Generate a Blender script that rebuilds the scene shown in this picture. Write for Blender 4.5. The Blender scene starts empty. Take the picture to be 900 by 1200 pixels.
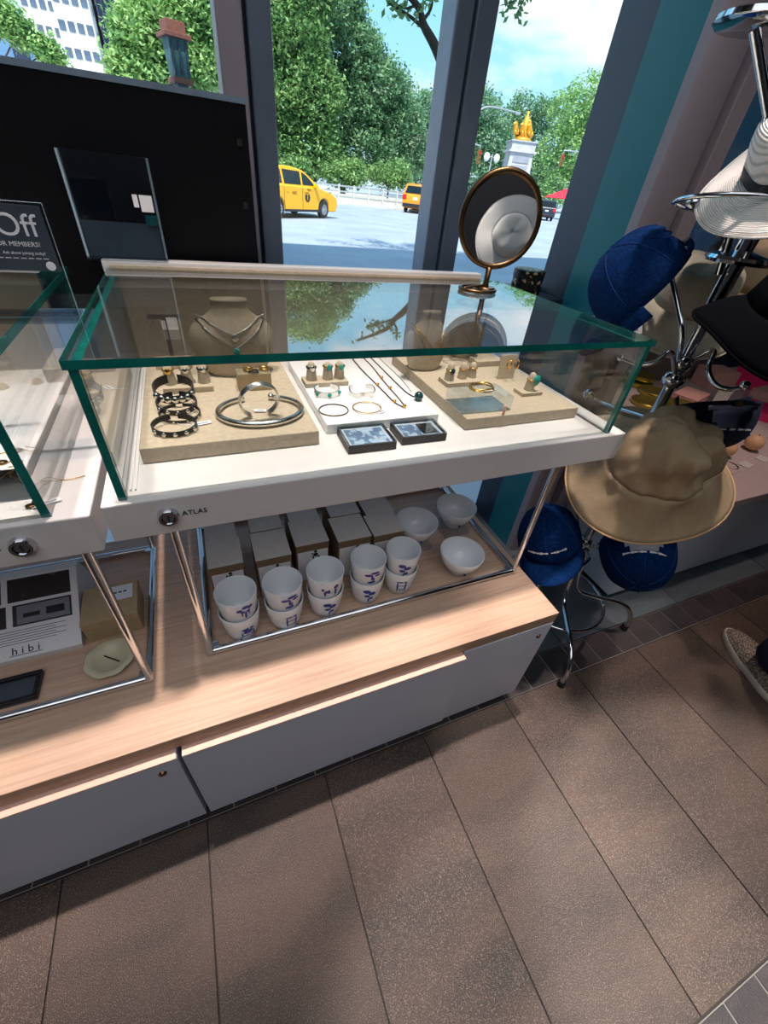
import bpy, bmesh, math, random
import numpy as np
from mathutils import Vector, Matrix, noise
random.seed(7); rng = np.random.default_rng(7)
S = bpy.context.scene; C = S.collection
PI = math.pi
# ------------------------------------------------------------------ camera
CAM = Vector((0, 0, 1.2)); F = 480.5
RR = Vector((0.92277596, -0.37405909, 0.0925436)); RU = Vector((0.16809976, 0.60687675, 0.77681599)); RF = Vector((0.34673764, 0.70127057, -0.62289052))
cd = bpy.data.cameras.new('camera'); cam = bpy.data.objects.new('camera', cd); C.objects.link(cam)
cd.sensor_fit = 'VERTICAL'; cd.sensor_height = 36; cd.sensor_width = 27; cd.lens = F / 1200 * 36; cd.clip_start = .02; cd.clip_end = 900
cam.matrix_world = Matrix(((RR.x, RU.x, -RF.x, CAM.x), (RR.y, RU.y, -RF.y, CAM.y), (RR.z, RU.z, -RF.z, CAM.z), (0, 0, 0, 1)))
S.camera = cam
def ray(x, y): return RR * ((x - 450) / F) - RU * ((y - 600) / F) + RF
def Pz(x, y, z): d = ray(x, y); return CAM + d * ((z - CAM.z) / d.z)
def Py(x, y, Y): d = ray(x, y); return CAM + d * (Y / d.y)
def Px(x, y, X): d = ray(x, y); return CAM + d * (X / d.x)
def view_frame(x, y, D):
    d = ray(x, y).normalized(); r = (RR - d * RR.dot(d)).normalized(); u = r.cross(d)
    return CAM + d * D, d, r, u          # point, view direction, picture right, picture up
# ------------------------------------------------------------------ render look, sky, sun, room lights, added fill
S.view_settings.view_transform = 'Standard'; S.view_settings.look = 'None'; S.view_settings.gamma = 1
S.view_settings.use_curve_mapping = False; S.view_settings.exposure = 0.35
def lin(c):
    return tuple(((v / 255) / 12.92 if v / 255 <= .04045 else ((v / 255 + .055) / 1.055) ** 2.4) for v in c)
w = bpy.data.worlds.new('sky'); S.world = w; w.use_nodes = True
nt = w.node_tree; N = nt.nodes; L = nt.links; N.clear()
tc = N.new('ShaderNodeTexCoord'); mp = N.new('ShaderNodeMapping'); mp.inputs['Scale'].default_value = (1.3, 1.3, 3.2)
nz = N.new('ShaderNodeTexNoise'); nz.inputs['Scale'].default_value = 2.3; nz.inputs['Detail'].default_value = 7; nz.inputs['Roughness'].default_value = .55
rp = N.new('ShaderNodeValToRGB'); rp.color_ramp.elements[0].position = .44; rp.color_ramp.elements[1].position = .62
sx = N.new('ShaderNodeSeparateXYZ'); gr = N.new('ShaderNodeValToRGB')
gr.color_ramp.elements[0].position = 0; gr.color_ramp.elements[0].color = (*lin((188, 232, 248)), 1)
gr.color_ramp.elements[1].position = .5; gr.color_ramp.elements[1].color = (*lin((60, 184, 240)), 1)
mx = N.new('ShaderNodeMix'); mx.data_type = 'RGBA'; mx.inputs['B'].default_value = (1, 1, 1, 1)
bg = N.new('ShaderNodeBackground'); bg.inputs['Strength'].default_value = 1.15; wo = N.new('ShaderNodeOutputWorld')
L.new(tc.outputs['Generated'], mp.inputs[0]); L.new(mp.outputs[0], nz.inputs['Vector']); L.new(nz.outputs[0], rp.inputs[0])
L.new(tc.outputs['Generated'], sx.inputs[0]); L.new(sx.outputs['Z'], gr.inputs[0]); L.new(gr.outputs[0], mx.inputs['A']); L.new(rp.outputs[0], mx.inputs['Factor'])
L.new(mx.outputs['Result'], bg.inputs[0]); L.new(bg.outputs[0], wo.inputs[0])
def light(name, kind, loc, power, col, target=None, **kw):
    ld = bpy.data.lights.new(name, kind); ld.energy = power; ld.color = col
    for k, v in kw.items(): setattr(ld, k, v)
    o = bpy.data.objects.new(name, ld); C.objects.link(o); o.location = loc
    if target is not None: o.rotation_euler = (Vector(target) - Vector(loc)).to_track_quat('-Z', 'Y').to_euler()
    return o
light('sun', 'SUN', (0, -10, 30), 6.0, (1, .96, .88), (5.5, 0, 13), angle=.01)
CEIL = 3.1
light('fill_area_light', 'AREA', (-.2, -1.3, CEIL - .03), 36, (.94, .96, 1), (-.2, -1.3, 0), size=3.2)  # added ambient fill, an unseen area light above and behind the camera
for sx_ in (-.95, -.5, -.08, .32, .70):
    light('ceiling_spot', 'SPOT', (sx_, .74, CEIL - .06), 150, (1, .84, .76), (sx_, .66, 0), spot_size=.50, spot_blend=.7, shadow_soft_size=.04)
light('ceiling_spot', 'SPOT', (.05, -.62, CEIL - .06), 340, (1, .92, .85), (.40, -.40, 0), spot_size=.40, spot_blend=.35, shadow_soft_size=.05)
light('ceiling_spot', 'SPOT', (1.45, -.40, CEIL - .06), 340, (1, .92, .85), (.98, -.30, 0), spot_size=.40, spot_blend=.35, shadow_soft_size=.05)
light('ceiling_spot', 'SPOT', (1.0, .30, CEIL - .06), 110, (1, .86, .77), (1.0, .40, .5), spot_size=.42, spot_blend=.6, shadow_soft_size=.05)
light('ceiling_spot', 'SPOT', (1.85, .75, CEIL - .06), 80, (1, .74, .66), (1.8, .9, .4), spot_size=.7, spot_blend=.5, shadow_soft_size=.05)
# ------------------------------------------------------------------ materials
MATS = {}
def nodes(name):
    m = bpy.data.materials.new(name); m.use_nodes = True; MATS[name] = m
    return m, m.node_tree.nodes, m.node_tree.links, m.node_tree.nodes['Principled BSDF']
def M(name, col, rough=.5, metal=0, var=.07, scale=40, bump=0, bscale=None, stretch=(1, 1, 1), spec=.5, emit=0, sheen=0, sss=0):
    m, n, l, b = nodes(name); c = lin(col)
    t = n.new('ShaderNodeTexCoord'); mp = n.new('ShaderNodeMapping'); mp.inputs['Scale'].default_value = stretch
    z = n.new('ShaderNodeTexNoise'); z.inputs['Scale'].default_value = scale; z.inputs['Detail'].default_value = 4
    l.new(t.outputs['Object'], mp.inputs[0]); l.new(mp.outputs[0], z.inputs['Vector'])
    r = n.new('ShaderNodeValToRGB'); r.color_ramp.elements[0].position = .3; r.color_ramp.elements[1].position = .7
    r.color_ramp.elements[0].color = (*[max(0, v * (1 - var)) for v in c], 1); r.color_ramp.elements[1].color = (*[min(1, v * (1 + var)) for v in c], 1)
    l.new(z.outputs[0], r.inputs[0]); l.new(r.outputs[0], b.inputs['Base Color'])
    b.inputs['Roughness'].default_value = rough; b.inputs['Metallic'].default_value = metal; b.inputs['Specular IOR Level'].default_value = spec
    if sheen: b.inputs['Sheen Weight'].default_value = sheen
    if emit: l.new(r.outputs[0], b.inputs['Emission Color']); b.inputs['Emission Strength'].default_value = emit
    if bump:
        bz = n.new('ShaderNodeTexNoise'); bz.inputs['Scale'].default_value = bscale or scale * 3; bz.inputs['Detail'].default_value = 3; l.new(mp.outputs[0], bz.inputs['Vector'])
        bp = n.new('ShaderNodeBump'); bp.inputs['Strength'].default_value = bump; bp.inputs['Distance'].default_value = .002
        l.new(bz.outputs[0], bp.inputs['Height']); l.new(bp.outputs[0], b.inputs['Normal'])
    return m
def clear(name, tint, f0=.04, rough=0.0, gain=1.0, pw=4.2):
    m, n, l, b = nodes(name); n.remove(b); out = n['Material Output']
    tr = n.new('ShaderNodeBsdfTransparent'); tr.inputs[0].default_value = (*tint, 1); gl = n.new('ShaderNodeBsdfGlossy'); gl.inputs['Roughness'].default_value = rough
    lw = n.new('ShaderNodeLayerWeight'); lw.inputs['Blend'].default_value = .5
    p = n.new('ShaderNodeMath'); p.operation = 'POWER'; p.inputs[1].default_value = pw; l.new(lw.outputs['Facing'], p.inputs[0])
    a = n.new('ShaderNodeMath'); a.operation = 'MULTIPLY_ADD'; a.inputs[1].default_value = (1 - f0) * gain; a.inputs[2].default_value = f0; a.use_clamp = True; l.new(p.outputs[0], a.inputs[0])
    mixs = n.new('ShaderNodeMixShader'); l.new(a.outputs[0], mixs.inputs[0]); l.new(tr.outputs[0], mixs.inputs[1]); l.new(gl.outputs[0], mixs.inputs[2]); l.new(mixs.outputs[0], out.inputs[0])
    return m
clear('glass', (.955, .975, .97), .05, pw=3.1); clear('window_glass', (.97, .985, .985), .03, 0, .5); clear('tinted_glass', (.13, .17, .21), .05)
clear('acrylic', (.90, .94, .97), .07); clear('car_glass', (.10, .13, .14), .10)
M('glass_edge', (20, 112, 104), .12, var=.25, scale=25, spec=.8)
M('acrylic_lit_edge', (176, 196, 206), .2, var=.05); M('white', (214, 211, 210), .38, var=.02); M('white_gloss', (226, 226, 228), .22, var=.02); M('porcelain', (226, 230, 234), .12, var=.01)  # acrylic edge: brightness of lit sheet edges put into the colour
M('front_white', (186, 193, 206), .34, var=.03, scale=8)
M('wood_edge', (150, 122, 98), .5, var=.15, scale=14, stretch=(1, 14, 14)); M('lip', (232, 190, 172), .4, var=.03)
M('linen', (184, 170, 148), .85, var=.10, scale=120, bump=.5, bscale=500); M('linen_dark', (104, 92, 86), .8, var=.08, scale=100)
M('chrome', (215, 218, 222), .09, 1, var=.03); M('silver', (220, 218, 212), .16, 1, var=.1, scale=80, bump=.2); M('gold', (226, 178, 92), .2, 1, var=.08)
M('brass', (96, 74, 52), .32, 1, var=.15); M('bronze', (120, 84, 62), .25, 1, var=.1)
M('black', (10, 11, 15), .5, var=.2); M('black_felt', (2, 3, 6), .95, var=.3, scale=90, spec=.05); M('black_leather', (22, 20, 22), .4, var=.3, scale=60, bump=.3); M('rubber', (18, 18, 20), .7)
M('turquoise', (44, 150, 140), .25, var=.3, scale=120); M('dark_green', (18, 62, 66), .15, var=.5, scale=90)
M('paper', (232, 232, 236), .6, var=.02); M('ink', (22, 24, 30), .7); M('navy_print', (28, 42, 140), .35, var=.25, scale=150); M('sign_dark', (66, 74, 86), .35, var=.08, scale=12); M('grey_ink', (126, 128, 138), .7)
M('kraft', (128, 104, 78), .8, var=.1, scale=90); M('kraft_light', (176, 152, 116), .8, var=.07, scale=90); M('lid_grey', (204, 198, 190), .75, var=.05, scale=90, bump=.2)
M('denim', (5, 38, 84), .95, var=.45, scale=170, bump=.9, bscale=650, spec=.1); M('navy', (5, 16, 42), .9, var=.5, scale=150, bump=.7, bscale=600); M('stitch', (24, 58, 110), .95, spec=.1); M('thread', (202, 200, 206), .8)
M('khaki', (164, 142, 112), .72, var=.07, scale=60, bump=.3, bscale=500); M('khaki_edge', (196, 158, 116), .7); M('canvas', (162, 156, 138), .85, var=.08, scale=80, bump=.4, bscale=500)
M('frame_grey', (108, 120, 138), .32, .35, var=.05); M('frame_dark', (54, 64, 80), .4, .3, var=.05); M('frame_warm', (146, 138, 146), .45, var=.04); M('sill_dark', (36, 40, 50), .4)
M('teal', (4, 112, 124), .45, var=.04, scale=10); M('column', (152, 142, 148), .5, var=.03); M('low_wall', (206, 206, 216), .5, var=.03); M('panel_black', (3, 5, 10), .6, var=.2, scale=6, spec=.15); M('panel_edge', (120, 140, 160), .4, .3)
M('room_dark', (70, 68, 72), .8, var=.05, scale=4); M('mirror', (238, 238, 240), .01, 1, var=0); M('pink', (214, 160, 150), .7, var=.08); M('magenta', (226, 36, 104), .55, var=.08); M('gold_green', (186, 170, 84), .25, .8, var=.1)
M('beige_ball', (222, 176, 132), .55, var=.1); M('bench_pink', (190, 172, 168), .5, var=.04); M('cream_plate', (196, 190, 160), .35, var=.05)
M('asphalt', (150, 160, 178), .8, var=.12, scale=.6, bump=.2, bscale=20); M('pavement', (170, 172, 176), .8, var=.08, scale=1.5); M('kerb', (190, 188, 184), .8, var=.1, scale=3); M('stone', (178, 178, 184), .7, var=.12, scale=1.2); M('stone_dark', (146, 148, 160), .7, var=.12, scale=1.2)
M('gilt', (236, 182, 70), .35, .7, var=.2, scale=3); M('taxi', (250, 178, 8), .2, var=.01); M('taxi_orange', (240, 140, 30), .25, var=.02); M('tyre', (24, 24, 26), .8); M('rim', (186, 190, 196), .25, .8); M('lamp_red', (190, 26, 30), .3); M('lamp_white', (236, 236, 230), .15); M('suv', (34, 42, 60), .2); M('plastic_dark', (30, 30, 34), .5)
M('red_cloth', (222, 40, 60), .7, var=.1, scale=2); M('bark', (70, 60, 50), .9, var=.3, scale=4, stretch=(4, 4, 1), bump=.6, bscale=8)
M('tower_white', (216, 214, 216), .6, var=.05, scale=.3); M('tower_glass', (88, 98, 120), .2, .3, var=.2, scale=.2); M('tower_dark', (60, 68, 92), .25, .4, var=.2, scale=.2); M('tower_window', (92, 106, 128), .15, .2, var=.3, scale=.4); M('tower_blue', (96, 132, 172), .3, var=.1, scale=.2)
M('verdigris', (52, 92, 96), .6, var=.3, scale=8); M('rust', (120, 74, 62), .7, var=.2, scale=8); M('signal', (120, 92, 52), .5); M('pole_grey', (168, 176, 178), .4, .5)
M('skin', (196, 146, 118), .55, var=.04); M('hair', (40, 28, 22), .6, var=.2); M('trousers', (14, 22, 54), .85, var=.3, scale=120, bump=.4); M('shirt', (40, 40, 46), .85); M('sole', (206, 196, 180), .6, var=.06); M('lace', (220, 214, 204), .8)
def leaf(name, a, b_):
    m, n, l, b = nodes(name); oi = n.new('ShaderNodeTexCoord'); z = n.new('ShaderNodeTexNoise'); z.inputs['Scale'].default_value = .9; z.inputs['Detail'].default_value = 6
    l.new(oi.outputs['Object'], z.inputs['Vector']); r = n.new('ShaderNodeValToRGB'); r.color_ramp.elements[0].position = .35; r.color_ramp.elements[1].position = .65
    r.color_ramp.elements[0].color = (*lin(a), 1); r.color_ramp.elements[1].color = (*lin(b_), 1); l.new(z.outputs[0], r.inputs[0]); l.new(r.outputs[0], b.inputs['Base Color']); b.inputs['Roughness'].default_value = .45
    tr = n.new('ShaderNodeBsdfTranslucent'); l.new(r.outputs[0], tr.inputs[0]); ms = n.new('ShaderNodeMixShader'); ms.inputs[0].default_value = .35
    l.new(b.outputs[0], ms.inputs[1]); l.new(tr.outputs[0], ms.inputs[2]); l.new(ms.outputs[0], n['Material Output'].inputs[0])
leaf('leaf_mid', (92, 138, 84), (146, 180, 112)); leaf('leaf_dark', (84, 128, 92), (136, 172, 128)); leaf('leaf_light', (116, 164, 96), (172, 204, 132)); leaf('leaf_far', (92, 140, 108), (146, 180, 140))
def wood(name, a, b_):
    m, n, l, b = nodes(name); t = n.new('ShaderNodeTexCoord'); mp = n.new('ShaderNodeMapping'); mp.inputs['Scale'].default_value = (1.2, 34, 34)
    z = n.new('ShaderNodeTexNoise'); z.inputs['Scale'].default_value = 5; z.inputs['Detail'].default_value = 8; z.inputs['Roughness'].default_value = .65; l.new(t.outputs['Object'], mp.inputs[0]); l.new(mp.outputs[0], z.inputs['Vector'])
    r = n.new('ShaderNodeValToRGB'); r.color_ramp.elements[0].position = .32; r.color_ramp.elements[1].position = .62; r.color_ramp.elements[0].color = (*lin(a), 1); r.color_ramp.elements[1].color = (*lin(b_), 1)
    l.new(z.outputs[0], r.inputs[0]); l.new(r.outputs[0], b.inputs['Base Color']); b.inputs['Roughness'].default_value = .38
wood('wood', (182, 150, 128), (204, 174, 152))
def granite(name, c1, c2, c3, rough=.55, fleck=.5, fs=430):
    m, n, l, b = nodes(name); t = n.new('ShaderNodeTexCoord'); oi = n.new('ShaderNodeObjectInfo'); ad = n.new('ShaderNodeVectorMath'); ad.operation = 'ADD'
    sc = n.new('ShaderNodeVectorMath'); sc.operation = 'SCALE'; sc.inputs['Scale'].default_value = 37; cb = n.new('ShaderNodeCombineXYZ')
    for i in range(3): l.new(oi.outputs['Random'], cb.inputs[i])
    l.new(cb.outputs[0], sc.inputs[0]); l.new(t.outputs['Object'], ad.inputs[0]); l.new(sc.outputs[0], ad.inputs[1])
    mp = n.new('ShaderNodeMapping'); mp.inputs['Rotation'].default_value = (0, 0, .9); mp.inputs['Scale'].default_value = (1, 3.2, 1); l.new(ad.outputs[0], mp.inputs[0])
    z1 = n.new('ShaderNodeTexNoise'); z1.inputs['Scale'].default_value = 3; z1.inputs['Detail'].default_value = 8; z1.inputs['Distortion'].default_value = .5; l.new(mp.outputs[0], z1.inputs['Vector'])
    r = n.new('ShaderNodeValToRGB'); r.color_ramp.elements[0].position = .36; r.color_ramp.elements[1].position = .62; r.color_ramp.elements[0].color = (*lin(c1), 1); r.color_ramp.elements[1].color = (*lin(c2), 1); l.new(z1.outputs[0], r.inputs[0])
    z2 = n.new('ShaderNodeTexNoise'); z2.inputs['Scale'].default_value = fs; z2.inputs['Detail'].default_value = 2; l.new(ad.outputs[0], z2.inputs['Vector'])
    r2 = n.new('ShaderNodeValToRGB'); r2.color_ramp.elements[0].position = .54; r2.color_ramp.elements[1].position = .68; l.new(z2.outputs[0], r2.inputs[0])
    ml = n.new('ShaderNodeMath'); ml.operation = 'MULTIPLY'; ml.inputs[1].default_value = fleck; l.new(r2.outputs[0], ml.inputs[0])
    mx = n.new('ShaderNodeMix'); mx.data_type = 'RGBA'; mx.inputs['B'].default_value = (*lin(c3), 1); l.new(ml.outputs[0], mx.inputs['Factor']); l.new(r.outputs[0], mx.inputs['A']); l.new(mx.outputs['Result'], b.inputs['Base Color'])
    bp = n.new('ShaderNodeBump'); bp.inputs['Strength'].default_value = .5; bp.inputs['Distance'].default_value = .003; l.new(z2.outputs[0], bp.inputs['Height']); l.new(bp.outputs[0], b.inputs['Normal']); b.inputs['Roughness'].default_value = rough
granite('granite', (46, 34, 29), (72, 55, 47), (176, 154, 138), .38, .45, 520); granite('dark_tile', (36, 32, 36), (56, 48, 50), (76, 68, 68), .45, .3); granite('slate', (54, 63, 70), (80, 90, 96), (100, 110, 114), .5, .4); granite('grout', (40, 36, 36), (52, 46, 44), (60, 54, 52), .8, .2)
granite('light_grout', (120, 116, 114), (134, 130, 126), (140, 136, 130), .8, .2)
m_, n_, l_, b_ = nodes('frosted'); n_.remove(b_); d_ = n_.new('ShaderNodeBsdfDiffuse'); d_.inputs[0].default_value = (.78, .80, .86, 1); t_ = n_.new('ShaderNodeBsdfTranslucent'); t_.inputs[0].default_value = (.86, .88, .95, 1); x_ = n_.new('ShaderNodeMixShader'); x_.inputs[0].default_value = .72
l_.new(d_.outputs[0], x_.inputs[1]); l_.new(t_.outputs[0], x_.inputs[2]); l_.new(x_.outputs[0], n_['Material Output'].inputs[0])
def straw(name, col, freq):
    m, n, l, b = nodes(name); t = n.new('ShaderNodeTexCoord'); wv = n.new('ShaderNodeTexWave'); wv.wave_type = 'RINGS'; wv.rings_direction = 'Z'; wv.inputs['Scale'].default_value = freq; wv.inputs['Distortion'].default_value = .6; wv.inputs['Detail'].default_value = 2
    l.new(t.outputs['Object'], wv.inputs['Vector']); r = n.new('ShaderNodeValToRGB'); c = lin(col); r.color_ramp.elements[0].color = (*[v * .62 for v in c], 1); r.color_ramp.elements[1].color = (*c, 1); r.color_ramp.elements[1].position = .5
    l.new(wv.outputs[0], r.inputs[0]); l.new(r.outputs[0], b.inputs['Base Color']); bp = n.new('ShaderNodeBump'); bp.inputs['Strength'].default_value = .6; bp.inputs['Distance'].default_value = .002; l.new(wv.outputs[0], bp.inputs['Height']); l.new(bp.outputs[0], b.inputs['Normal']); b.inputs['Roughness'].default_value = .75
straw('straw', (226, 222, 216), 100)
def blotch(name, base, spot, scale, t0, rough=.4):
    m, n, l, b = nodes(name); t = n.new('ShaderNodeTexCoord'); z = n.new('ShaderNodeTexNoise'); z.inputs['Scale'].default_value = scale; z.inputs['Detail'].default_value = 5; l.new(t.outputs['Object'], z.inputs['Vector'])
    r = n.new('ShaderNodeValToRGB'); r.color_ramp.elements[0].position = t0; r.color_ramp.elements[1].position = t0 + .08; r.color_ramp.elements[0].color = (*lin(base), 1); r.color_ramp.elements[1].color = (*lin(spot), 1); l.new(z.outputs[0], r.inputs[0]); l.new(r.outputs[0], b.inputs['Base Color']); b.inputs['Roughness'].default_value = rough
blotch('floral', (14, 14, 18), (196, 178, 140), 75, .56); blotch('photo_print', (120, 140, 168), (214, 226, 238), 60, .48, .2); blotch('photo_dark', (34, 26, 28), (110, 92, 92), 26, .6, .35); blotch('shoe_fabric', (96, 90, 84), (176, 160, 138), 210, .48, .8); blotch('rock', (96, 92, 92), (150, 144, 140), 3, .5, .8)
# ------------------------------------------------------------------ mesh helpers
class B:
    def __init__(s): s.v = []; s.f = []; s.m = []
    def add(s, vs, fs, mi=0):
        o = len(s.v); s.v += [tuple(p) for p in vs]; s.f += [tuple(i + o for i in q) for q in fs]; s.m += [mi] * len(fs); return s
    def box(s, x0, x1, y0, y1, z0, z1, mi=0, mis=None):
        vs = [(x, y, z) for z in (z0, z1) for y in (y0, y1) for x in (x0, x1)]
        fs = [(0, 2, 3, 1), (4, 5, 7, 6), (0, 1, 5, 4), (2, 6, 7, 3), (0, 4, 6, 2), (1, 3, 7, 5)]   # bottom top front back left right
        o = len(s.v); s.add(vs, fs, mi)
        if mis: s.m[-6:] = mis
        return s
    def hexa(s, p8, mi=0): return s.add(p8, [(0, 3, 2, 1), (4, 5, 6, 7), (0, 1, 5, 4), (1, 2, 6, 5), (2, 3, 7, 6), (3, 0, 4, 7)], mi)
    def prism(s, pts, axis, a, b, mi=0):
        n = len(pts)
        def mk(p, t): return {'x': (t, p[0], p[1]), 'y': (p[0], t, p[1]), 'z': (p[0], p[1], t)}[axis]
        vs = [mk(p, a) for p in pts] + [mk(p, b) for p in pts]
        return s.add(vs, [tuple(range(n))[::-1], tuple(range(n, 2 * n))] + [(i, (i + 1) % n, (i + 1) % n + n, i + n) for i in range(n)], mi)
    def tube(s, path, r, n=8, closed=False, mi=0, caps=True):
        P = [Vector(p) for p in path]; k = len(P); rs = r if hasattr(r, '__len__') else [r] * k; vs = []; up = None
        for i in range(k):
            t = (P[(i + 1) % k] - P[i - 1]) if closed else (P[min(i + 1, k - 1)] - P[max(i - 1, 0)])
            t = t.normalized() if t.length > 1e-9 else Vector((0, 0, 1))
            if up is None: up = Vector((0, 0, 1)) if abs(t.z) < .9 else Vector((1, 0, 0))
            a = (up - t * up.dot(t)).normalized(); b = t.cross(a); up = a
            vs += [P[i] + (a * math.cos(2 * PI * j / n) + b * math.sin(2 * PI * j / n)) * rs[i] for j in range(n)]
        fs = [(i * n + j, i * n + (j + 1) % n, ((i + 1) % k) * n + (j + 1) % n, ((i + 1) % k) * n + j) for i in range(k if closed else k - 1) for j in range(n)]
        if not closed and caps: fs += [tuple(range(n))[::-1], tuple(range((k - 1) * n, k * n))]
        return s.add(vs, fs, mi)
    def lathe(s, prof, n=24, c=(0, 0, 0), sx=1, sy=1, mi=0, fn=None, arc=None):
        a0, a1 = arc or (0, 2 * PI); full = arc is None; vs = []; k = len(prof); m = n if full else n + 1
        for i, (r, z) in enumerate(prof):
            for j in range(m):
                a = a0 + (a1 - a0) * j / n; p = Vector((r * math.cos(a) * sx, r * math.sin(a) * sy, z))
                if fn: p = fn(p, a, i / (k - 1))
                vs.append(p + Vector(c))
        return s.add(vs, [(i * m + j, i * m + (j + 1) % m, (i + 1) * m + (j + 1) % m, (i + 1) * m + j) for i in range(k - 1) for j in range(n)], mi)
    def sphere(s, c, r, n=12, sx=1, sy=1, sz=1, mi=0):
        return s.lathe([(max(1e-5, r * math.sin(PI * i / (n // 2 + 1))), -r * sz * math.cos(PI * i / (n // 2 + 1))) for i in range(n // 2 + 2)], n, c, sx, sy, mi)
    def rect(s, o, u, v, mi=0):
        o, u, v = Vector(o), Vector(u), Vector(v); return s.add([o, o + u, o + u + v, o + v], [(0, 1, 2, 3)], mi)
    def build(s, name, mats, parent=None, smooth=False, bevel=0, solid=0, sub=0):
        me = bpy.data.meshes.new(name); me.from_pydata(s.v, [], s.f)
        ms = mats if isinstance(mats, (list, tuple)) else [mats]
        for q in ms: me.materials.append(MATS[q])
        if len(ms) > 1: me.polygons.foreach_set('material_index', s.m)
        bm = bmesh.new(); bm.from_mesh(me); bmesh.ops.recalc_face_normals(bm, faces=bm.faces); bm.to_mesh(me); bm.free()
        if smooth:
            me.polygons.foreach_set('use_smooth', [True] * len(me.polygons))
            if smooth == 'auto': me.set_sharp_from_angle(angle=.7)
        o = bpy.data.objects.new(name, me); C.objects.link(o)
        if parent is not None: o.parent = parent
        if sub: q = o.modifiers.new('sub', 'SUBSURF'); q.levels = q.render_levels = sub
        if solid: q = o.modifiers.new('solid', 'SOLIDIFY'); q.thickness = solid; q.offset = 0
        if bevel: q = o.modifiers.new('bev', 'BEVEL'); q.width = bevel; q.segments = 2; q.limit_method = 'ANGLE'
        return o
def tag(o, label=None, cat=None, group=None, kind=None):
    if label: o['label'] = label
    if cat: o['category'] = cat
    if group: o['group'] = group
    if kind: o['kind'] = kind
    return o
def thing(name, label, cat, loc=(0, 0, 0), mat=None, rz=0, group=None):
    o = bpy.data.objects.new(name, None); C.objects.link(o); o.empty_display_size = .05
    if mat is not None: o.matrix_world = mat
    else: o.location = loc; o.rotation_euler = (0, 0, rz)
    return tag(o, label, cat, group)
def struct(o): o['kind'] = 'structure'; return o
def clone(o, parent=None, label=None):
    c = o.copy(); C.objects.link(c); c.parent = parent
    if label: c['label'] = label
    for ch in list(o.children): clone(ch, c)
    return c
def text(s, name, string, size, mat, parent, mtx, extrude=.0003):
    cu = bpy.data.curves.new('t', 'FONT'); cu.body = string; cu.size = size; cu.extrude = extrude; cu.align_x = 'CENTER'; cu.align_y = 'CENTER'; cu.resolution_u = 5 if size > .02 else 2
    t = bpy.data.objects.new('t', cu); me = bpy.data.meshes.new_from_object(t); me.name = name; me.materials.clear(); me.materials.append(MATS[mat])
    bpy.data.objects.remove(t); bpy.data.curves.remove(cu); o = bpy.data.objects.new(name, me); C.objects.link(o); o.parent = parent; o.matrix_local = mtx; return o
def axes(o, x, y, z=None):
    x = Vector(x).normalized(); y = Vector(y); y = (y - x * y.dot(x)).normalized(); z = x.cross(y); o = Vector(o)
    return Matrix(((x.x, y.x, z.x, o.x), (x.y, y.y, z.y, o.y), (x.z, y.z, z.z, o.z), (0, 0, 0, 1)))
def bez(p0, p1, p2, p3, n=10):
    p0, p1, p2, p3 = map(Vector, (p0, p1, p2, p3)); return [p0 * (1 - t) ** 3 + p1 * 3 * t * (1 - t) ** 2 + p2 * 3 * t * t * (1 - t) + p3 * t ** 3 for t in [i / n for i in range(n + 1)]]
def spline(pts, n=6):
    P = [Vector(p) for p in pts]; out = []
    for i in range(len(P) - 1):
        a, b, c, d = P[max(i - 1, 0)], P[i], P[i + 1], P[min(i + 2, len(P) - 1)]
        for k in range(n):
            t = k / n; out.append(.5 * ((2 * b) + (c - a) * t + (2 * a - 5 * b + 4 * c - d) * t * t + (3 * b - a - 3 * c + d) * t ** 3))
    return out + [P[-1]]
def circle(c, r, n=24, ax='z', a0=0, a1=2 * PI, sy=1):
    cx, cy, cz = c; o = []
    full = abs(a1 - a0 - 2 * PI) < 1e-6
    for i in range(n if full else n + 1):
        a = a0 + (a1 - a0) * i / n; u, v = r * math.cos(a), r * sy * math.sin(a)
        o.append({'z': (cx + u, cy + v, cz), 'y': (cx + u, cy, cz + v), 'x': (cx, cy + u, cz + v)}[ax])
    return o
# PART2
# ------------------------------------------------------------------ the room
fl = struct(B().box(-2.2, 4.6, -3.5, 2.0, -.05, -.004).build('floor', 'grout'))
def tile_mesh(wx, wy, mat, h=.012, g=.0018):
    o = B().box(-wx / 2 + g, wx / 2 - g, -wy / 2 + g, wy / 2 - g, -h, 0).build('tile', mat, bevel=0); me = o.data; bpy.data.objects.remove(o); return me
def lay(me, name, x, y, z=0):
    o = bpy.data.objects.new(name, me); C.objects.link(o); o.parent = fl; o.location = (x, y, z); return o
pl = tile_mesh(.2835, .66, 'granite'); dt = tile_mesh(.1, .096, 'dark_tile', g=.0022); dtb = tile_mesh(.1, .1, 'dark_tile', g=.0022); sl = tile_mesh(.6, .42, 'slate', g=.0015)
for i in range(-4, 11): lay(pl, 'plank_tile', -.313 + .2835 * i, .062, random.uniform(-.0004, .0004))
for i in range(-5, 12): lay(pl, 'plank_tile', -.20 + .2835 * i, -.703)
for i in range(40): lay(dt, 'small_tile', -1.36 + .1 * i, .442)
for i in range(40): lay(dtb, 'small_tile', -1.31 + .1 * i, -.321); 
for i in range(-5, 16): lay(pl, 'plank_tile', -.313 + .2835 * i, -1.365)
for i in range(8):
    for j in range(2): lay(sl, 'slate_tile', -1.1 + .6 * i, .702 + .42 * j)
for y0_, y1_ in ((.3945, .4895), (-.371, -.271)): B().box(-1.41, 2.64, y0_, y1_, -.005, -.0022).build('grout_bed', 'light_grout', fl)
struct(B().box(-2.3, 4.7, -3.6, 2.2, CEIL, CEIL + .2).build('ceiling', 'room_dark'))
struct(B().box(-2.3, 4.7, -3.6, -3.5, -.05, CEIL).build('wall_back', 'room_dark'))
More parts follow.
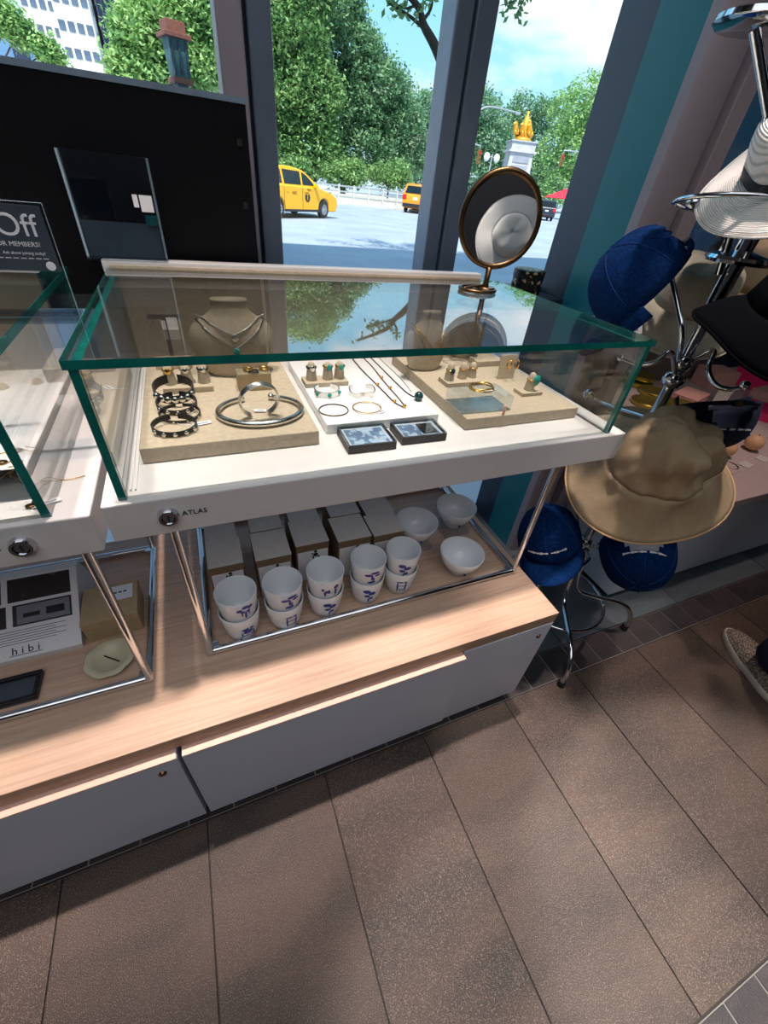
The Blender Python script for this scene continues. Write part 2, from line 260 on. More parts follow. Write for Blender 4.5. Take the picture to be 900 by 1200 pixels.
struct(B().box(-2.3, -2.2, -3.5, 1.6, -.05, CEIL).build('wall_left', 'room_dark'))
struct(B().box(4.6, 4.7, -3.5, 2.2, -.05, CEIL).build('wall_right', 'room_dark'))
struct(B().box(-2.2, 1.25, 1.29, 1.296, -.4, .93).build('wall_window', 'frosted'))
struct(B().box(-2.2, 1.3, 1.22, 1.6, 2.62, CEIL).build('wall_header', 'room_dark'))
struct(B().box(-2.2, 1.108, 1.125, 1.36, .93, .962).build('trim_1', 'sill_dark', bevel=.003))
# window: mullions and panes
wf = struct(B().box(-2.2, 1.108, 1.23, 1.30, 2.56, 2.62).build('window_1', 'frame_grey'))
def mullion(x0, x1, mats, groove):
    b = B(); b.box(x0, groove - .004, 1.235, 1.31, .962, 2.56, 0); b.box(groove - .004, groove + .004, 1.252, 1.31, .962, 2.56, 1); b.box(groove + .004, x1, 1.235, 1.31, .962, 2.56, 2)
    return b.build('mullion', mats, wf, bevel=.004)
mullion(.132, .238, ['frame_warm', 'frame_dark', 'frame_grey'], .187)
mullion(.642, .748, ['frame_grey', 'frame_dark', 'frame_grey'], .690)
mullion(-.95, -.845, ['frame_warm', 'frame_dark', 'frame_grey'], -.9)
for a, b in ((-2.2, -.945), (-.85, .137), (.233, .647), (.743, 1.16)):
    B().box(a, b, 1.27, 1.278, .962, 2.56).build('pane', 'window_glass', wf)
    B().box(a, b, 1.255, 1.295, .962, .975).build('bead', 'frame_dark', wf)
jm = struct(B().box(1.108, 1.30, 1.128, 1.255, -.4, CEIL).build('wall_jamb', 'frame_dark'))
struct(B().box(1.105, 1.30, .985, 1.128, -.004, CEIL).build('wall_teal_return', 'teal'))
cl = B(); cl.prism([(1.105, .985), (1.105, .955), (1.118, .945), (1.205, .945), (1.222, .951), (1.232, .972), (1.236, .985)], 'z', -.004, CEIL); struct(cl.build('wall_column', 'column', smooth='auto'))
struct(B().box(1.237, 1.292, .935, 1.13, -.004, CEIL).build('trim_2', 'column', bevel=.004))
struct(B().prism([(1.29, 1.13), (1.302, 1.30), (1.86, 1.90), (1.92, 1.80)], 'z', -.4, CEIL).build('wall_bay_side', 'frame_dark'))
w2 = struct(B().box(1.90, 4.6, 1.80, 1.86, .42, .50).build('window_2', 'frame_dark'))
B().box(1.90, 4.6, 1.825, 1.833, .5, 2.62).build('pane', 'tinted_glass', w2)
for x in (1.90, 3.6): B().box(x, x + .05, 1.81, 1.85, .5, 2.62).build('mullion', 'frame_dark', w2)
struct(B().box(1.90, 4.6, 1.80, 1.9, -.4, .42).build('wall_bay', 'frame_dark'))
struct(B().box(1.90, 4.6, 1.80, 2.1, 2.62, CEIL).build('wall_bay_header', 'room_dark'))
# the house above the shop
B1 = B().box(-14, 9, -14, 2.2, CEIL + .2, 19); struct(B1.build('wall_upper_storeys', 'stone'))
# ------------------------------------------------------------------ bench, drawers
W = .42
bt = B().box(-1.5, .706, .395, .955, .385, W, mis=[1, 0, 1, 1, 1, 1]).build('bench_top', ['wood', 'wood_edge'], bevel=.002)
tag(bt, 'long pale wooden bench top carrying the two chrome framed glass cases', 'bench top')
def drawer_unit(x0, x1, lip0, lip1, label, lockx):
    t = thing('drawer_cabinet', label, 'cabinet', (x0, .40, 0))
    wd = x1 - x0; B().box(0, wd, .018, .53, .045, .384).build('body', 'front_white', t); B().box(.01, wd - .01, .03, .5, 0, .045).build('plinth', 'black', t)
    b = B(); a0, a1 = lip0 - x0, lip1 - x0
    b.box(a0, a1, -.020, .018, .075, .376); d = b.build('drawer_front', 'front_white', t, bevel=.0012)
    if a1 < wd - .01: B().box(a1 + .002, wd, -.006, .018, .045, .3835).build('end_panel', 'front_white', t, bevel=.0012)
    B().box(a0 + .001, a1 - .001, -.0203, .0175, .3762, .3800).build('finger_pull', 'lip', d)
    lk = B(); lk.lathe([(.0001, .003), (.006, .003), (.007, 0)], 16); k = lk.build('lock', 'bronze', d, smooth='auto'); k.matrix_local = Matrix.Translation((lockx - x0, -.006 if a1 < wd - .01 else -.020, .340)) @ Matrix.Rotation(PI / 2, 4, 'X')
    return t
drawer_unit(-.153, .703, -.152, .44, 'white drawer cabinet under the bench end beside the chrome hat stand', .672)
drawer_unit(-1.45, -.158, -1.448, -.160, 'white drawer cabinet under the bench below the leaflet and kraft box', -.19)
# ------------------------------------------------------------------ the two glass cases
DK = .828; GT = 1.010
def glass_case(x0, x1, yf, yb, label, lx, lt, fy0, fy1, fx0, fx1):
    t = thing('display_case', label, 'display case', (0, 0, W))
    def z(v): return v - W
    b = B().box(x0, x1, yf, yb, z(.764), z(DK)).build('base', 'white', t, bevel=.0025)
    g0, g1 = x0 + .022, x1 - .042; gy = yf + .009
    mm = ['glass', 'glass_edge']
    B().box(g0 + .0105, g1 - .0105, gy, gy + .009, z(DK), z(GT), mis=[0, 1, 0, 0, 1, 1]).build('front_pane', mm, t)
    B().box(g0, g0 + .010, gy, yb - .012, z(DK), z(GT), mis=[0, 1, 1, 1, 0, 0]).build('side_pane', mm, t)
    B().box(g1 - .010, g1, gy, yb - .012, z(DK), z(GT), mis=[0, 1, 1, 1, 0, 0]).build('side_pane', mm, t)
    B().box(g0 - .004, g1 + .004, gy - .004, yb - .01, z(GT), z(GT + .0105), mis=[0, 0, 1, 1, 1, 1]).build('top_pane', mm, t)
    B().box(g0, g1 - .05, yb - .010, yb + .006, z(DK), z(GT + .016)).build('back_panel', 'linen', t, bevel=.001)
    B().box(g0 - .012, g1 - .045, yb - .006, yb + .022, z(GT + .002), z(GT + .024)).build('back_rail', 'white', t, bevel=.002)
    for i, px in enumerate((.012, -.012)):   # the sliding rails inside the deck
        B().box(g0 + .0125 + i * .006, g0 + .015 + i * .006, gy + .02, yb - .02, z(DK), z(DK + .003)).build('deck_track', 'white_gloss', t)
    lk = B(); lk.lathe([(.0001, .007), (.0075, .007), (.0085, .005), (.009, .009), (.0125, .009), (.0145, .004), (.015, 0)], 20); k = lk.build('lock', 'chrome', t, smooth='auto')
    k.matrix_local = Matrix.Translation((lx, yf, z(.797))) @ Matrix.Rotation(PI / 2, 4, 'X'); sl_ = B().box(-.0012, .0012, -.005, .005, .0068, .0078).build('keyhole', 'ink', k)
    text(t, 'lettering', 'ATLAS', .012, 'ink', t, Matrix.Translation((lt, yf - .0006, z(.797))) @ Matrix.Rotation(PI / 2, 4, 'X'))
    for x in (fx0, fx1):
        for y in (fy0, fy1): B().tube([(x, y, .005), (x, y, z(.764))], .0075, 12).build('post', 'chrome', t, smooth='auto')
    for y in (fy0, fy1): B().tube([(fx0, y, .008), (fx1, y, .008)], .0075, 12).build('rail', 'chrome', t, smooth='auto')
    for x in (fx0, fx1): B().tube([(x, fy0, .008), (x, fy1, .008)], .0075, 12).build('rail', 'chrome', t, smooth='auto')
    for x, sg in ((fx0, 1), (fx1, -1)):
        for y, sy in ((fy0, 1), (fy1, -1)):
            B().box(x, x + .018 * sg, y, y + .018 * sy, .001, .014).build('corner_clip', 'chrome', t, bevel=.003); B().sphere((x, y, .0086), .0084, 12).build('joint', 'chrome', t, smooth=True)
    return t
glass_case(-.160, .822, .530, 1.07, 'large glass jewellery case holding three display boards, oval mirror standing on top', -.083, -.048, .545, .945, -.084, .672)
glass_case(-1.12, -.170, .516, 1.07, 'glass jewellery case beside the black panel with a member discount sign on top', -.252, -.292, .523, .893, -1.05, -.194)
# ------------------------------------------------------------------ behind the cases
bp = thing('black_panel', 'large black panel with grey top edge standing before the window', 'panel', (-.6, 1.12, .93))
B().box(-.75, .758, 0, .03, .032, .362).build('panel', 'panel_black', bp); B().box(-.75, .760, -.002, .034, .362, .371).build('top_edge', 'panel_edge', bp)
for z_ in (.09, .2, .3): B().box(.735, .745, -.004, 0, z_, z_ + .012).build('hinge', 'black', bp)
p0, p1, p2, p3 = Py(72, 174, 1.085), Py(178, 186, 1.085), Py(200, 306, 1.085), Py(104, 302, 1.085)
zt = (p0.z + p1.z) / 2; x0 = p3.x; x1 = p2.x - .004; zb = GT + .024
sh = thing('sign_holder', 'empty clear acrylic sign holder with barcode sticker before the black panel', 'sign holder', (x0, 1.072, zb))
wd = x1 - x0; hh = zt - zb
B().box(0, wd, 0, .003, 0, hh, mis=[1, 1, 0, 0, 1, 1]).build('front_sheet', ['acrylic', 'acrylic_lit_edge'], sh); B().box(0, wd, .012, .015, 0, hh, mis=[1, 1, 0, 0, 1, 1]).build('back_sheet', ['acrylic', 'acrylic_lit_edge'], sh); B().box(.006, wd - .006, .006, .0065, .003, hh * .38).build('reflection_sheet', 'sign_dark', sh); B().box(0, wd, -.02, .03, 0, .003).build('foot', 'acrylic', sh)  # added grey sheet paints the reflection in the lower part of the holder
for x in (0, wd - .004): B().box(x, x + .004, 0, .015, .003, hh).build('side_strip', 'acrylic_lit_edge', sh)
B().box(wd * .80, wd * .95, -.0006, 0, hh * .5, hh * .66).build('sticker', 'paper', sh); B().box(wd * .72, wd * .78, -.0006, 0, hh * .54, hh * .66).build('sticker', 'paper', sh); B().box(wd * .82, wd * .97, -.0006, 0, hh * .37, hh * .47).build('sticker', 'dark_green', sh)
# discount sign on the other case
zb = GT + .011; a = Pz(94, 372, zb); sg = thing('discount_sign', 'dark discount sign in clear acrylic holder on the glass case top', 'sign', (a.x, a.y, zb))
ts = Py(48, 243, a.y).z - zb + .004; zz = Py(68, 318, a.y).z - zb
B().box(-.26, 0, 0, .004, 0, ts, mis=[1, 1, 0, 0, 1, 1]).build('acrylic_sheet', ['acrylic', 'acrylic_lit_edge'], sg); B().box(-.26, 0, -.03, .03, 0, .003).build('foot', 'acrylic', sg)
B().box(-.258, -.003, -.001, 0, zz, ts - .003).build('card', 'sign_dark', sg)
RX = Matrix.Rotation(PI / 2, 4, 'X'); hc = ts - zz
text(sg, 'lettering', '% Off', .032, 'paper', sg, Matrix.Translation((-.048, -.0016, zz + hc * .66)) @ RX)
text(sg, 'lettering', 'FOR MEMBERS!', hc * .10, 'paper', sg, Matrix.Translation((-.038, -.0016, zz + hc * .40)) @ RX)
text(sg, 'lettering', 'Ask about joining today!', hc * .062, 'paper', sg, Matrix.Translation((-.034, -.0016, zz + hc * .27)) @ RX)
for i in range(7): B().box(-.062 + i * .0075, -.0565 + i * .0075, -.0016, -.0009, zz + hc * .185, zz + hc * .197).build('small_print', 'paper', sg)
dot = B(); dot.lathe([(.0001, .0008), (.0045, .0006), (.005, 0)], 16); d_ = dot.build('logo_dot', 'paper', sg); d_.matrix_local = Matrix.Translation((-.012, -.001, zz + hc * .08)) @ RX
# floral box on the sill
q = Py(616, 336, 1.19); fb = thing('floral_box', 'small round black box with pale floral print on the window sill', 'box', (q.x, 1.19, .962))
B().lathe([(.0001, 0), (.046, 0), (.047, .002), (.047, .066), (.0001, .066)], 32).build('body', 'floral', fb, smooth='auto'); B().lathe([(.0485, .05), (.0485, .070), (.044, .072), (.0001, .072)], 32).build('lid', 'floral', fb, smooth='auto')
# mirror standing on the case
zb = GT + .011; q = Pz(559, 341, zb); mt = thing('table_mirror', 'round brass framed table mirror standing on the glass case', 'mirror', (q.x, q.y, zb))
B().tube(circle((0, 0, .004), .044, 32, sy=.8), .004, 10, closed=True).build('base_ring', 'brass', mt, smooth=True)
bs = B(); bs.lathe([(.0001, .010), (.02, .010), (.024, .006), (.025, 0)], 24, (.022, 0, 0)); bs.build('base_plate', 'brass', mt, smooth='auto')
B().tube(bez((-.04, 0, .005), (-.02, .0, .008), (0, 0, .012), (.02, 0, .012)), .0035, 8).build('brace', 'brass', mt, smooth=True)
B().tube([(.02, 0, .006), (.02, 0, .02), (.02, 0, .05)], [.009, .0065, .007], 14).build('stem', 'brass', mt, smooth=True)
MC = Vector((.022, 0, .05 + .088)); nrm = Vector((-.30, -.93, .10)).normalized(); sxv = Vector((0, 0, 1)).cross(-nrm).normalized() * -1; mm_ = axes(MC, sxv, nrm.cross(sxv) * -1 if False else Vector((0, 0, 1)))
fr = B(); fr.tube(circle((0, 0, 0), 0.086, 48), .0065, 12, closed=True); f_ = fr.build('frame', 'brass', mt, smooth=True); f_.matrix_local = mm_
g_ = B(); g_.lathe([(.0001, .002), (.082, .002), (.082, -.004), (.0001, -.004)], 48, mi=0); g_ = g_.build('looking_glass', 'mirror', mt); g_.matrix_local = mm_
kn = B().sphere((0, 0, 0), .006, 12).build('pivot', 'brass', mt, smooth=True); kn.location = MC - Vector((0, 0, .088))
# ------------------------------------------------------------------ goods in the large case
PT = DK + .027; BK = DK + .020; P3 = DK + .025; EP = .0006
def board(x0, x1, y0, y1, h, mat, label, cat='display board', name='display_board'):
    o = B().box(0, x1 - x0, 0, y1 - y0, 0, h).build(name, mat, bevel=.0015); o.location = (x0, y0, DK + EP); return tag(o, label, cat)
board(-.111, .167, .628, 1.0, .0262, 'linen', 'linen covered board carrying the silver collar and dark bracelets')
board(.464, .755, .618, 1.0, .0242, 'linen', 'linen covered board carrying the clear block with gold bangles')
board(.190, .424, .660, 1.0, .0192, 'white_gloss', 'white acrylic slab carrying the cord necklaces and turquoise cuff', 'slab', 'display_slab')
def platform(loc, wx, wy, h, cones, label, rz=0, mat='linen'):
    t = thing('ring_platform', label, 'ring stand', loc, rz=rz); B().box(-wx / 2, wx / 2, -wy / 2, wy / 2, 0, h).build('plinth', mat, t, bevel=.001)
    for (cx, cy, ch) in cones: B().lathe([(.0115, h), (.0105, h + ch * .35), (.0085, h + ch * .75), (.0062, h + ch * .93), (.003, h + ch), (.0001, h + ch)], 16, (cx, cy, 0)).build('finger_cone', mat, t, smooth=True)
    return t
def ring(loc, r, mat, label, stone=None, ss=.005, thick=.0016, tilt=0, cat='ring', group=None, face=(0, -1)):
    t = thing('finger_ring', label, cat, loc, group=group); t.rotation_euler = (tilt, 0, 0)
    B().tube(circle((0, 0, 0), r, 24), thick, 8, closed=True).build('band', mat, t, smooth=True)
    if stone: B().sphere((face[0] * r, face[1] * r - .001, 0), ss, 12, sx=1.0, sy=.5, sz=1.15).build('stone', stone, t, smooth=True)
    return t
def tagcard(px, py, z, label, rz=.4, wx=.024, wy=.010, tilt=.0):
    p = Pz(px, py, z); t = thing('price_tag', label, 'price tag', (p.x, p.y, z + .0015)); t.rotation_euler = (tilt, 0, rz)
    B().box(-wx / 2, wx / 2, -wy / 2, wy / 2, 0, .0006).build('card', 'paper', t); B().box(-wx * .3, wx * .35, -wy * .2, wy * .1, .0006, .0008).build('print', 'grey_ink', t)
    B().tube(bez((-wx / 2, 0, .0006), (-wx, .004, .003), (-wx * 1.3, .010, .002), (-wx * 1.1, .018, .001)), .0004, 5).build('string', 'paper', t); return t
def bust(px, py, z, h, wd, label, chains):
    p = Pz(px, py, z); t = thing('necklace_bust', label, 'jewellery bust', (p.x, p.y, z))
    prof = [(.62, 0), (.72, .04), (.86, .2), (1.0, .42), (1.0, .55), (.88, .66), (.62, .76), (.44, .84), (.41, .93), (.42, .97)]
    def fn(q, a, t_): return Vector((q.x, q.y * (.50 if q.y < 0 else .35) + (.10 * wd * (1 - abs(.5 - q.z / h))) - .02 * wd - .25 * wd * (q.z / h - .5) * -1 * .0, q.z))
    b = B(); b.lathe([(r * wd / 2, zz * h) for r, zz in prof], 36, fn=fn); b.build('neck_form', 'linen', t, smooth=True)
    b = B(); b.lathe([(.42 * wd / 2, .968 * h), (.40 * wd / 2, .995 * h), (.0001, 1.0 * h)], 36, fn=fn); b.build('neck_cap', 'linen', t, smooth=True)
    def yfront(x, zz):
        ks = [(r * wd / 2, s * h) for r, s in prof]; r = ks[0][0]
        for (r0, z0), (r1, z1) in zip(ks, ks[1:]):
            if z0 <= zz <= z1: r = r0 + (r1 - r0) * (zz - z0) / (z1 - z0)
        c = max(0, 1 - (x / r) ** 2) ** .5 * r
        return fn(Vector((x, -c, zz)), 0, 0).y
    for (drop, top, mat, pend, clabel) in chains:
        pts = []
        for i in range(25):
            s = -1 + 2 * i / 24; zz = h * (top - (top - drop) * (1 - abs(s) ** 1.15)); x = s * .40 * wd * (1 if top > .7 else 1.15); x = max(-.40 * wd, min(.40 * wd, x))
            pts.append((x, yfront(x, zz) - .0022, zz))
        n = thing('necklace', clabel, 'necklace', (p.x, p.y, z)); B().tube(pts, .0014, 6).build('chain', mat, n, smooth=True)
        if pend: B().sphere((0, pts[12][1] - .003, pts[12][2] - .006), .0075, 14, sy=.4).build('pendant', pend, n, smooth=True)
    return t
bust(279, 437, PT, .146, .166, 'tall linen necklace bust on the board with the silver collar', [(.60, .80, 'silver', 'silver', 'short silver chain with round pendant on the tall linen bust'), (.42, .74, 'silver', 'turquoise', 'longer silver chain with small blue pendant on the tall linen bust')])
bust(497, 432, P3, .132, .115, 'linen necklace bust with thin gold chains behind the clear block', [(.45, .80, 'gold', None, 'thin gold chain draped on the bust behind the clear block'), (.30, .72, 'gold', None, 'long gold chain hanging low on the bust behind the clear block')])
bust(545, 418, P3, .105, .095, 'small linen necklace bust at the back near the mirror reflection', [(.35, .76, 'gold', None, 'gold chain on the small linen bust at the case back')])
# T stand with drop earrings
p = Py(192, 372, 1.015); t = thing('earring_stand', 'dark T shaped earring stand behind the ring cones', 'earring stand', (p.x, 1.005, PT)); hz = p.z - PT
B().box(-.004, .004, -.003, .003, .004, hz).build('post', 'linen_dark', t); B().box(-.03, .03, -.004, .004, hz, hz + .010).build('crossbar', 'linen_dark', t, bevel=.001); B().box(-.018, .018, -.012, .012, 0, .004).build('foot', 'linen_dark', t)
for x in (-.021, .021):
    e = tag(B().tube(circle((0, 0, 0), .0075, 16, 'x', sy=1.35), .0011, 6, closed=True).build('hoop_earring', 'silver', smooth=True), 'silver hoop earring hanging from the dark T stand', 'earring', 'silver hoops on the T stand'); e.location = (p.x + x, 1.0, PT + hz - .004)
# rings of the linen board
q = Pz(222, 458, PT); platform((q.x, q.y + .012, PT), .088, .045, .011, [(-.03, 0, .036), (0, 0, .036), (.03, 0, .036)], 'low linen ring stand behind the dark bracelets')
for x, m, st, lb in ((-.03, 'gold', 'gold', 'gold ring with broad face on the stand behind the bracelets'), (0, 'silver', 'silver', 'silver flower ring on the stand behind the bracelets'), (.03, 'black_leather', 'silver', 'dark banded ring on the stand behind the bracelets')):
    ring((q.x + x, q.y + .012, PT + .011 + .027), .0092, m, lb, st, .0052, .0018)
q = Pz(199, 437, PT); o = tag(B().box(-.035, .035, -.012, .012, 0, .02).build('riser', 'linen', bevel=.001), 'small linen riser block at the back of the bracelet board', 'riser'); o.location = (q.x + .01, .965, PT)
q = Pz(300, 458, PT); t = thing('riser_cube', 'pale acrylic cube riser carrying three slim rings', 'riser', (q.x, q.y + .014, PT)); B().box(-.032, .032, -.014, .02, 0, .034).build('cube', 'kraft_light', t, bevel=.001); B().box(-.0325, .0325, -.0145, .0205, .034, .0352).build('top_sheet', 'acrylic', t)
for dx, dy, m, lb in ((-.008, .006, 'gold', 'slim gold ring lying at the back of the pale riser'), (.0, -.006, 'black_leather', 'slim dark ring lying at the front of the pale riser'), (.022, .006, 'gold', 'wide gold ring lying apart from two slim rings on pale riser')):
    o = B(); o.tube(circle((0, 0, .0016), .0085, 24), .0016, 8, closed=True); o = tag(o.build('finger_ring', m, smooth=True), lb, 'ring'); o.location = (q.x + dx, q.y + .014 + dy, PT + .0355)
# dark bracelets
def cuff(px, py, z, r, hb, mat, label, tilt=.25, studs=0, stud='silver', gap=.35, sy=.8, open_back=True, lift=.001, th=.0022, name='bracelet', cat='bracelet', rz=0, wave=0):
    p = Pz(px, py, z); t = thing(name, label, cat, (p.x, p.y, z + lift)); t.rotation_euler = (0, 0, rz); b = B(); n = 40; a0 = PI / 2 + gap / 2; a1 = PI / 2 + 2 * PI - gap / 2; vs = []
    for i in range(n + 1):
        a = a0 + (a1 - a0) * i / n; c_, s_ = math.cos(a), math.sin(a) * sy; zc = .5 * hb + tilt * r * (s_ + sy) + wave * math.sin(3 * a)
        for rr, dz in ((r, -hb / 2), (r, hb / 2), (r - th, hb / 2), (r - th, -hb / 2)): vs.append((rr * c_, rr * s_, zc + dz))
    fs = [(i * 4 + k, i * 4 + (k + 1) % 4, i * 4 + 4 + (k + 1) % 4, i * 4 + 4 + k) for i in range(n) for k in range(4)] + [(0, 1, 2, 3), tuple(n * 4 + k for k in (3, 2, 1, 0))]
    b.add(vs, fs).build('band', mat, t, smooth='auto')
    for k in range(studs):
        a = PI * 1.5 + (k - (studs - 1) / 2) * (2.0 / max(1, studs - 1) if studs > 1 else 0); c_, s_ = math.cos(a), math.sin(a) * sy
        B().sphere((r * c_, r * s_, .5 * hb + tilt * r * (s_ + sy)), hb * .42, 10, sx=1, sy=.55).build('stud', stud, t, smooth=True)
    return t
cuff(207, 470, PT, .034, .015, 'black_leather', 'widest black leather cuff at the back of the bracelet row', .35, 7, gap=.5, lift=.006)
cuff(209, 480, PT, .033, .009, 'black_leather', 'black cuff with silver studs just before the widest leather cuff', .25, 5)
cuff(212, 489, PT, .033, .005, 'black_leather', 'thinnest black bracelet in the row on the linen board', .15, 4)
cuff(206, 504, PT, .034, .009, 'black', 'polished black bracelet at the front edge of the linen board', .12, 5)
cl2 = thing('leather_roll', 'small dark roll lying behind the widest black cuff', 'leather roll', tuple(Pz(208, 455, PT))); B().tube([(-.022, 0, .008), (.034, 0, .008)], .0072, 12).build('roll', 'black_leather', cl2, smooth='auto'); B().tube([(-.0225, 0, .008), (-.019, 0, .008)], .0078, 12).build('end_cap', 'black', cl2, smooth='auto')
# silver collar, bangle
p = Pz(306, 484, PT); t = thing('neck_collar', 'thick silver open neck collar lying on the linen board', 'necklace', (p.x, p.y, PT))
pts = circle((0, 0, .007), .073, 48, a0=PI / 2 + .38, a1=PI / 2 + 2 * PI - .38, sy=.78); B().tube(pts, [.0036 + .0018 * math.sin(PI * i / 48) for i in range(49)], 12).build('collar', 'silver', t, smooth=True)
for e in (pts[0], pts[-1]): B().sphere(e, .0062, 12).build('end_cap', 'silver', t, smooth=True)
p = Pz(306, 490, PT); t = thing('silver_bangle', 'silver bangle standing upright inside the neck collar', 'bangle', (p.x, p.y, PT + .0335)); t.rotation_euler = (.25, 0, .12)
b = B(); pts = circle((0, 0, 0), .033, 40, 'y', a0=-PI / 2 + .45, a1=1.5 * PI - .45)
for dy in (-.004, 0, .004): B().tube([(x, y + dy, z) for x, y, z in pts], .0019, 8).build('strand', 'silver', t, smooth=True)
tagcard(237, 497, PT, 'white price tag lying between the black bracelet and silver collar', .25, .03); tagcard(305, 482, PT + .001, 'white price tag inside the silver neck collar', -.2, .02); tagcard(186, 452, PT, 'white price tag behind the widest black cuff', .9, .022)
# white slab goods
q = Pz(383, 452, BK); platform((q.x, q.y + .014, BK), .095, .042, .010, [(-.03, 0, .038), (.006, 0, .036), (.033, .004, .036)], 'low linen ring stand on the white acrylic slab')
for x, m, st, lb in ((-.03, 'black_leather', 'silver', 'dark ring with silver face on the slab ring stand'), (.006, 'gold', 'turquoise', 'gold ring with green stone on the middle cone of the slab stand'), (.033, 'gold', 'turquoise', 'gold band ring on the slab stand cone beside the cord necklaces')):
    ring((q.x + x, q.y + .014, BK + .010 + .027), .0092, m, lb, st, .006, .0024)
cuff(383, 462, BK, .027, .011, 'silver', 'silver cuff set with round turquoise stones on the white slab', .08, 3, 'turquoise', gap=1.0)
cuff(424, 462, BK, .029, .010, 'silver', 'plain wavy silver cuff beside the turquoise cuff', .05, 0, gap=1.1, wave=.0025)
for px, py, r, m, lb in ((391, 481, .0285, 'brass', 'thin copper bangle lying on the white slab edge'), (430, 479, .0285, 'gold', 'thin gold bangle overlapping the copper bangle on the slab')):
    p = Pz(px, py, BK); o = tag(B().tube(circle((0, 0, .0013), r, 40, sy=.9), .0011, 8, closed=True).build('bangle', m, smooth=True), lb, 'bangle'); o.location = (p.x, p.y, BK + (.0016 if m == 'gold' else 0))
def cord(pix, z, mat, r, label, pend=None, pm='gold', beads=()):
    t = thing('cord_necklace', label, 'necklace', (0, 0, z)); P = [Pz(x, y, z) for x, y in pix]; pts = spline([(v.x, v.y, r) for v in P], 6); B().tube(pts, r, 6).build('cord', mat, t, smooth=True)
    for k in beads: v = pts[k]; B().sphere((v[0], v[1], .0035), .0035, 10, sx=1.3).build('bead', 'gold', t, smooth=True)
    if pend: e = Pz(*pend[:2], z); B().sphere((e.x, e.y, pend[2]), pend[2], 16).build('pendant', pm, t, smooth=True)
    return t
cord([(413, 421), (424, 434), (438, 448), (450, 460), (462, 472), (473, 478)], BK, 'black_leather', .0014, 'dark cord necklace with gold end bead on the white slab', (474, 478, .004), 'gold', (14, 24))
cord([(425, 419), (436, 430), (447, 444), (457, 456), (466, 466), (474, 476)], BK, 'bronze', .0013, 'brown cord necklace with gold beads on the white slab', None, 'gold', (12, 18))
cord([(434, 419), (449, 434), (464, 449), (477, 461), (486, 466)], BK, 'black_leather', .0013, 'dark cord necklace with round teal pendant on the white slab', (490, 469, .0095), 'dark_green')
cord([(443, 419), (458, 433), (472, 447), (482, 460)], BK, 'silver', .0009, 'fine silver chain beside the teal pendant necklace')
tagcard(447, 483, BK, 'white price tag at the front edge of the white slab', .5, .02)
def photo_block(px, py, wx, wy, rz, label, face):
    p = Pz(px, py, DK); t = thing('photo_block', label, 'photo block', (p.x, p.y, DK + EP), rz=rz); B().box(-wx / 2, wx / 2, -wy / 2, wy / 2, 0, .003).build('base', 'black', t)
    for a in ((-wx / 2, wx / 2, -wy / 2, -wy / 2 + .004), (-wx / 2, wx / 2, wy / 2 - .004, wy / 2), (-wx / 2, -wx / 2 + .004, -wy / 2 + .004, wy / 2 - .004), (wx / 2 - .004, wx / 2, -wy / 2 + .004, wy / 2 - .004)): B().box(*a, .003, .015).build('rim', 'plastic_dark', t)
    B().box(-wx / 2 + .004, wx / 2 - .004, -wy / 2 + .004, wy / 2 - .004, .003, .012).build('insert', 'paper', t); B().box(-wx / 2 + .009, wx / 2 - .009, -wy / 2 + .009, wy / 2 - .009, .012, .0125).build('photo', face, t)
    B().box(-wx / 2, wx / 2, -wy / 2, wy / 2, .015, .018).build('cover', 'acrylic', t)
    return t
photo_block(429, 518, .090, .072, -.02, 'dark edged clear block with a silvery photo before the white slab', 'photo_print')
t = photo_block(489, 510, .092, .062, -.02, 'dark edged clear block with half dark photo before the white slab', 'photo_print'); B().box(.002, .034, -.02, .02, .0126, .013).build('photo', 'photo_dark', t)
# right board goods
q = Pz(566, 483, P3); t = thing('clear_block', 'clear acrylic block carrying two gold bangles', 'acrylic block', (q.x + .008, q.y + .034, P3), rz=-.02)
B().box(-.06, .06, -.036, .036, 0, .030).build('block', 'acrylic', t, bevel=.0015); B().box(-.0595, .0595, -.0355, .0355, .0005, .0012).build('base_sheet', 'silver', t)
for k, (r, dz, lb) in enumerate(((.027, 0, 'thin gold bangle lying lowest on the clear block'), (.026, .0035, 'twisted gold bangle lying on top of another on the clear block'))):
    o = tag(B().tube([(x, y, z + (.002 * math.sin(3 * i / 40 * 2 * PI) if k else 0)) for i, (x, y, z) in enumerate(circle((0, 0, .0035), r, 40, sy=.8))], .0016, 8, closed=True).build('bangle', 'gold', smooth=True), lb, 'bangle'); o.location = (q.x + .012, q.y + .04, P3 + .031 + dz)
o = tag(B().tube(bez((0, 0, 0), (0, -.002, -.008), (.002, -.002, -.014), (0, -.001, -.02)), [.0035] * 5 + [.0028] * 6, 8).build('crystal_drop', 'pink', smooth=True), 'pale crystal drop hanging before the clear block', 'pendant'); v = Pz(587, 486, P3); o.location = (v.x, v.y - .004, P3 + .022)
tagcard(572, 458, P3 + .036, 'white price tag inside the gold bangles', .1, .018)
q = Pz(540, 452, P3); platform((q.x + .01, q.y + .016, P3), .10, .045, .010, [(-.035, 0, .038), (.002, .004, .036), (.030, .008, .034)], 'long linen ring stand behind the clear block')
for x, y, st, lb in ((-.035, 0, 'dark_green', 'gold ring with dark stone behind the clear block'), (.002, .004, None, 'plain gold ring on the middle cone behind the clear block'), (.030, .008, None, 'plain gold ring on the end cone behind the clear block')):
    ring((q.x + .01 + x, q.y + .016 + y, P3 + .010 + .022), .0096, 'gold', lb, st, .006, .0013)
q = Pz(596, 446, P3); t = thing('earring_card', 'upright linen card with two gold hoops near the case corner', 'earring card', (q.x, q.y + .012, P3)); t.rotation_euler = (-.16, 0, 0)
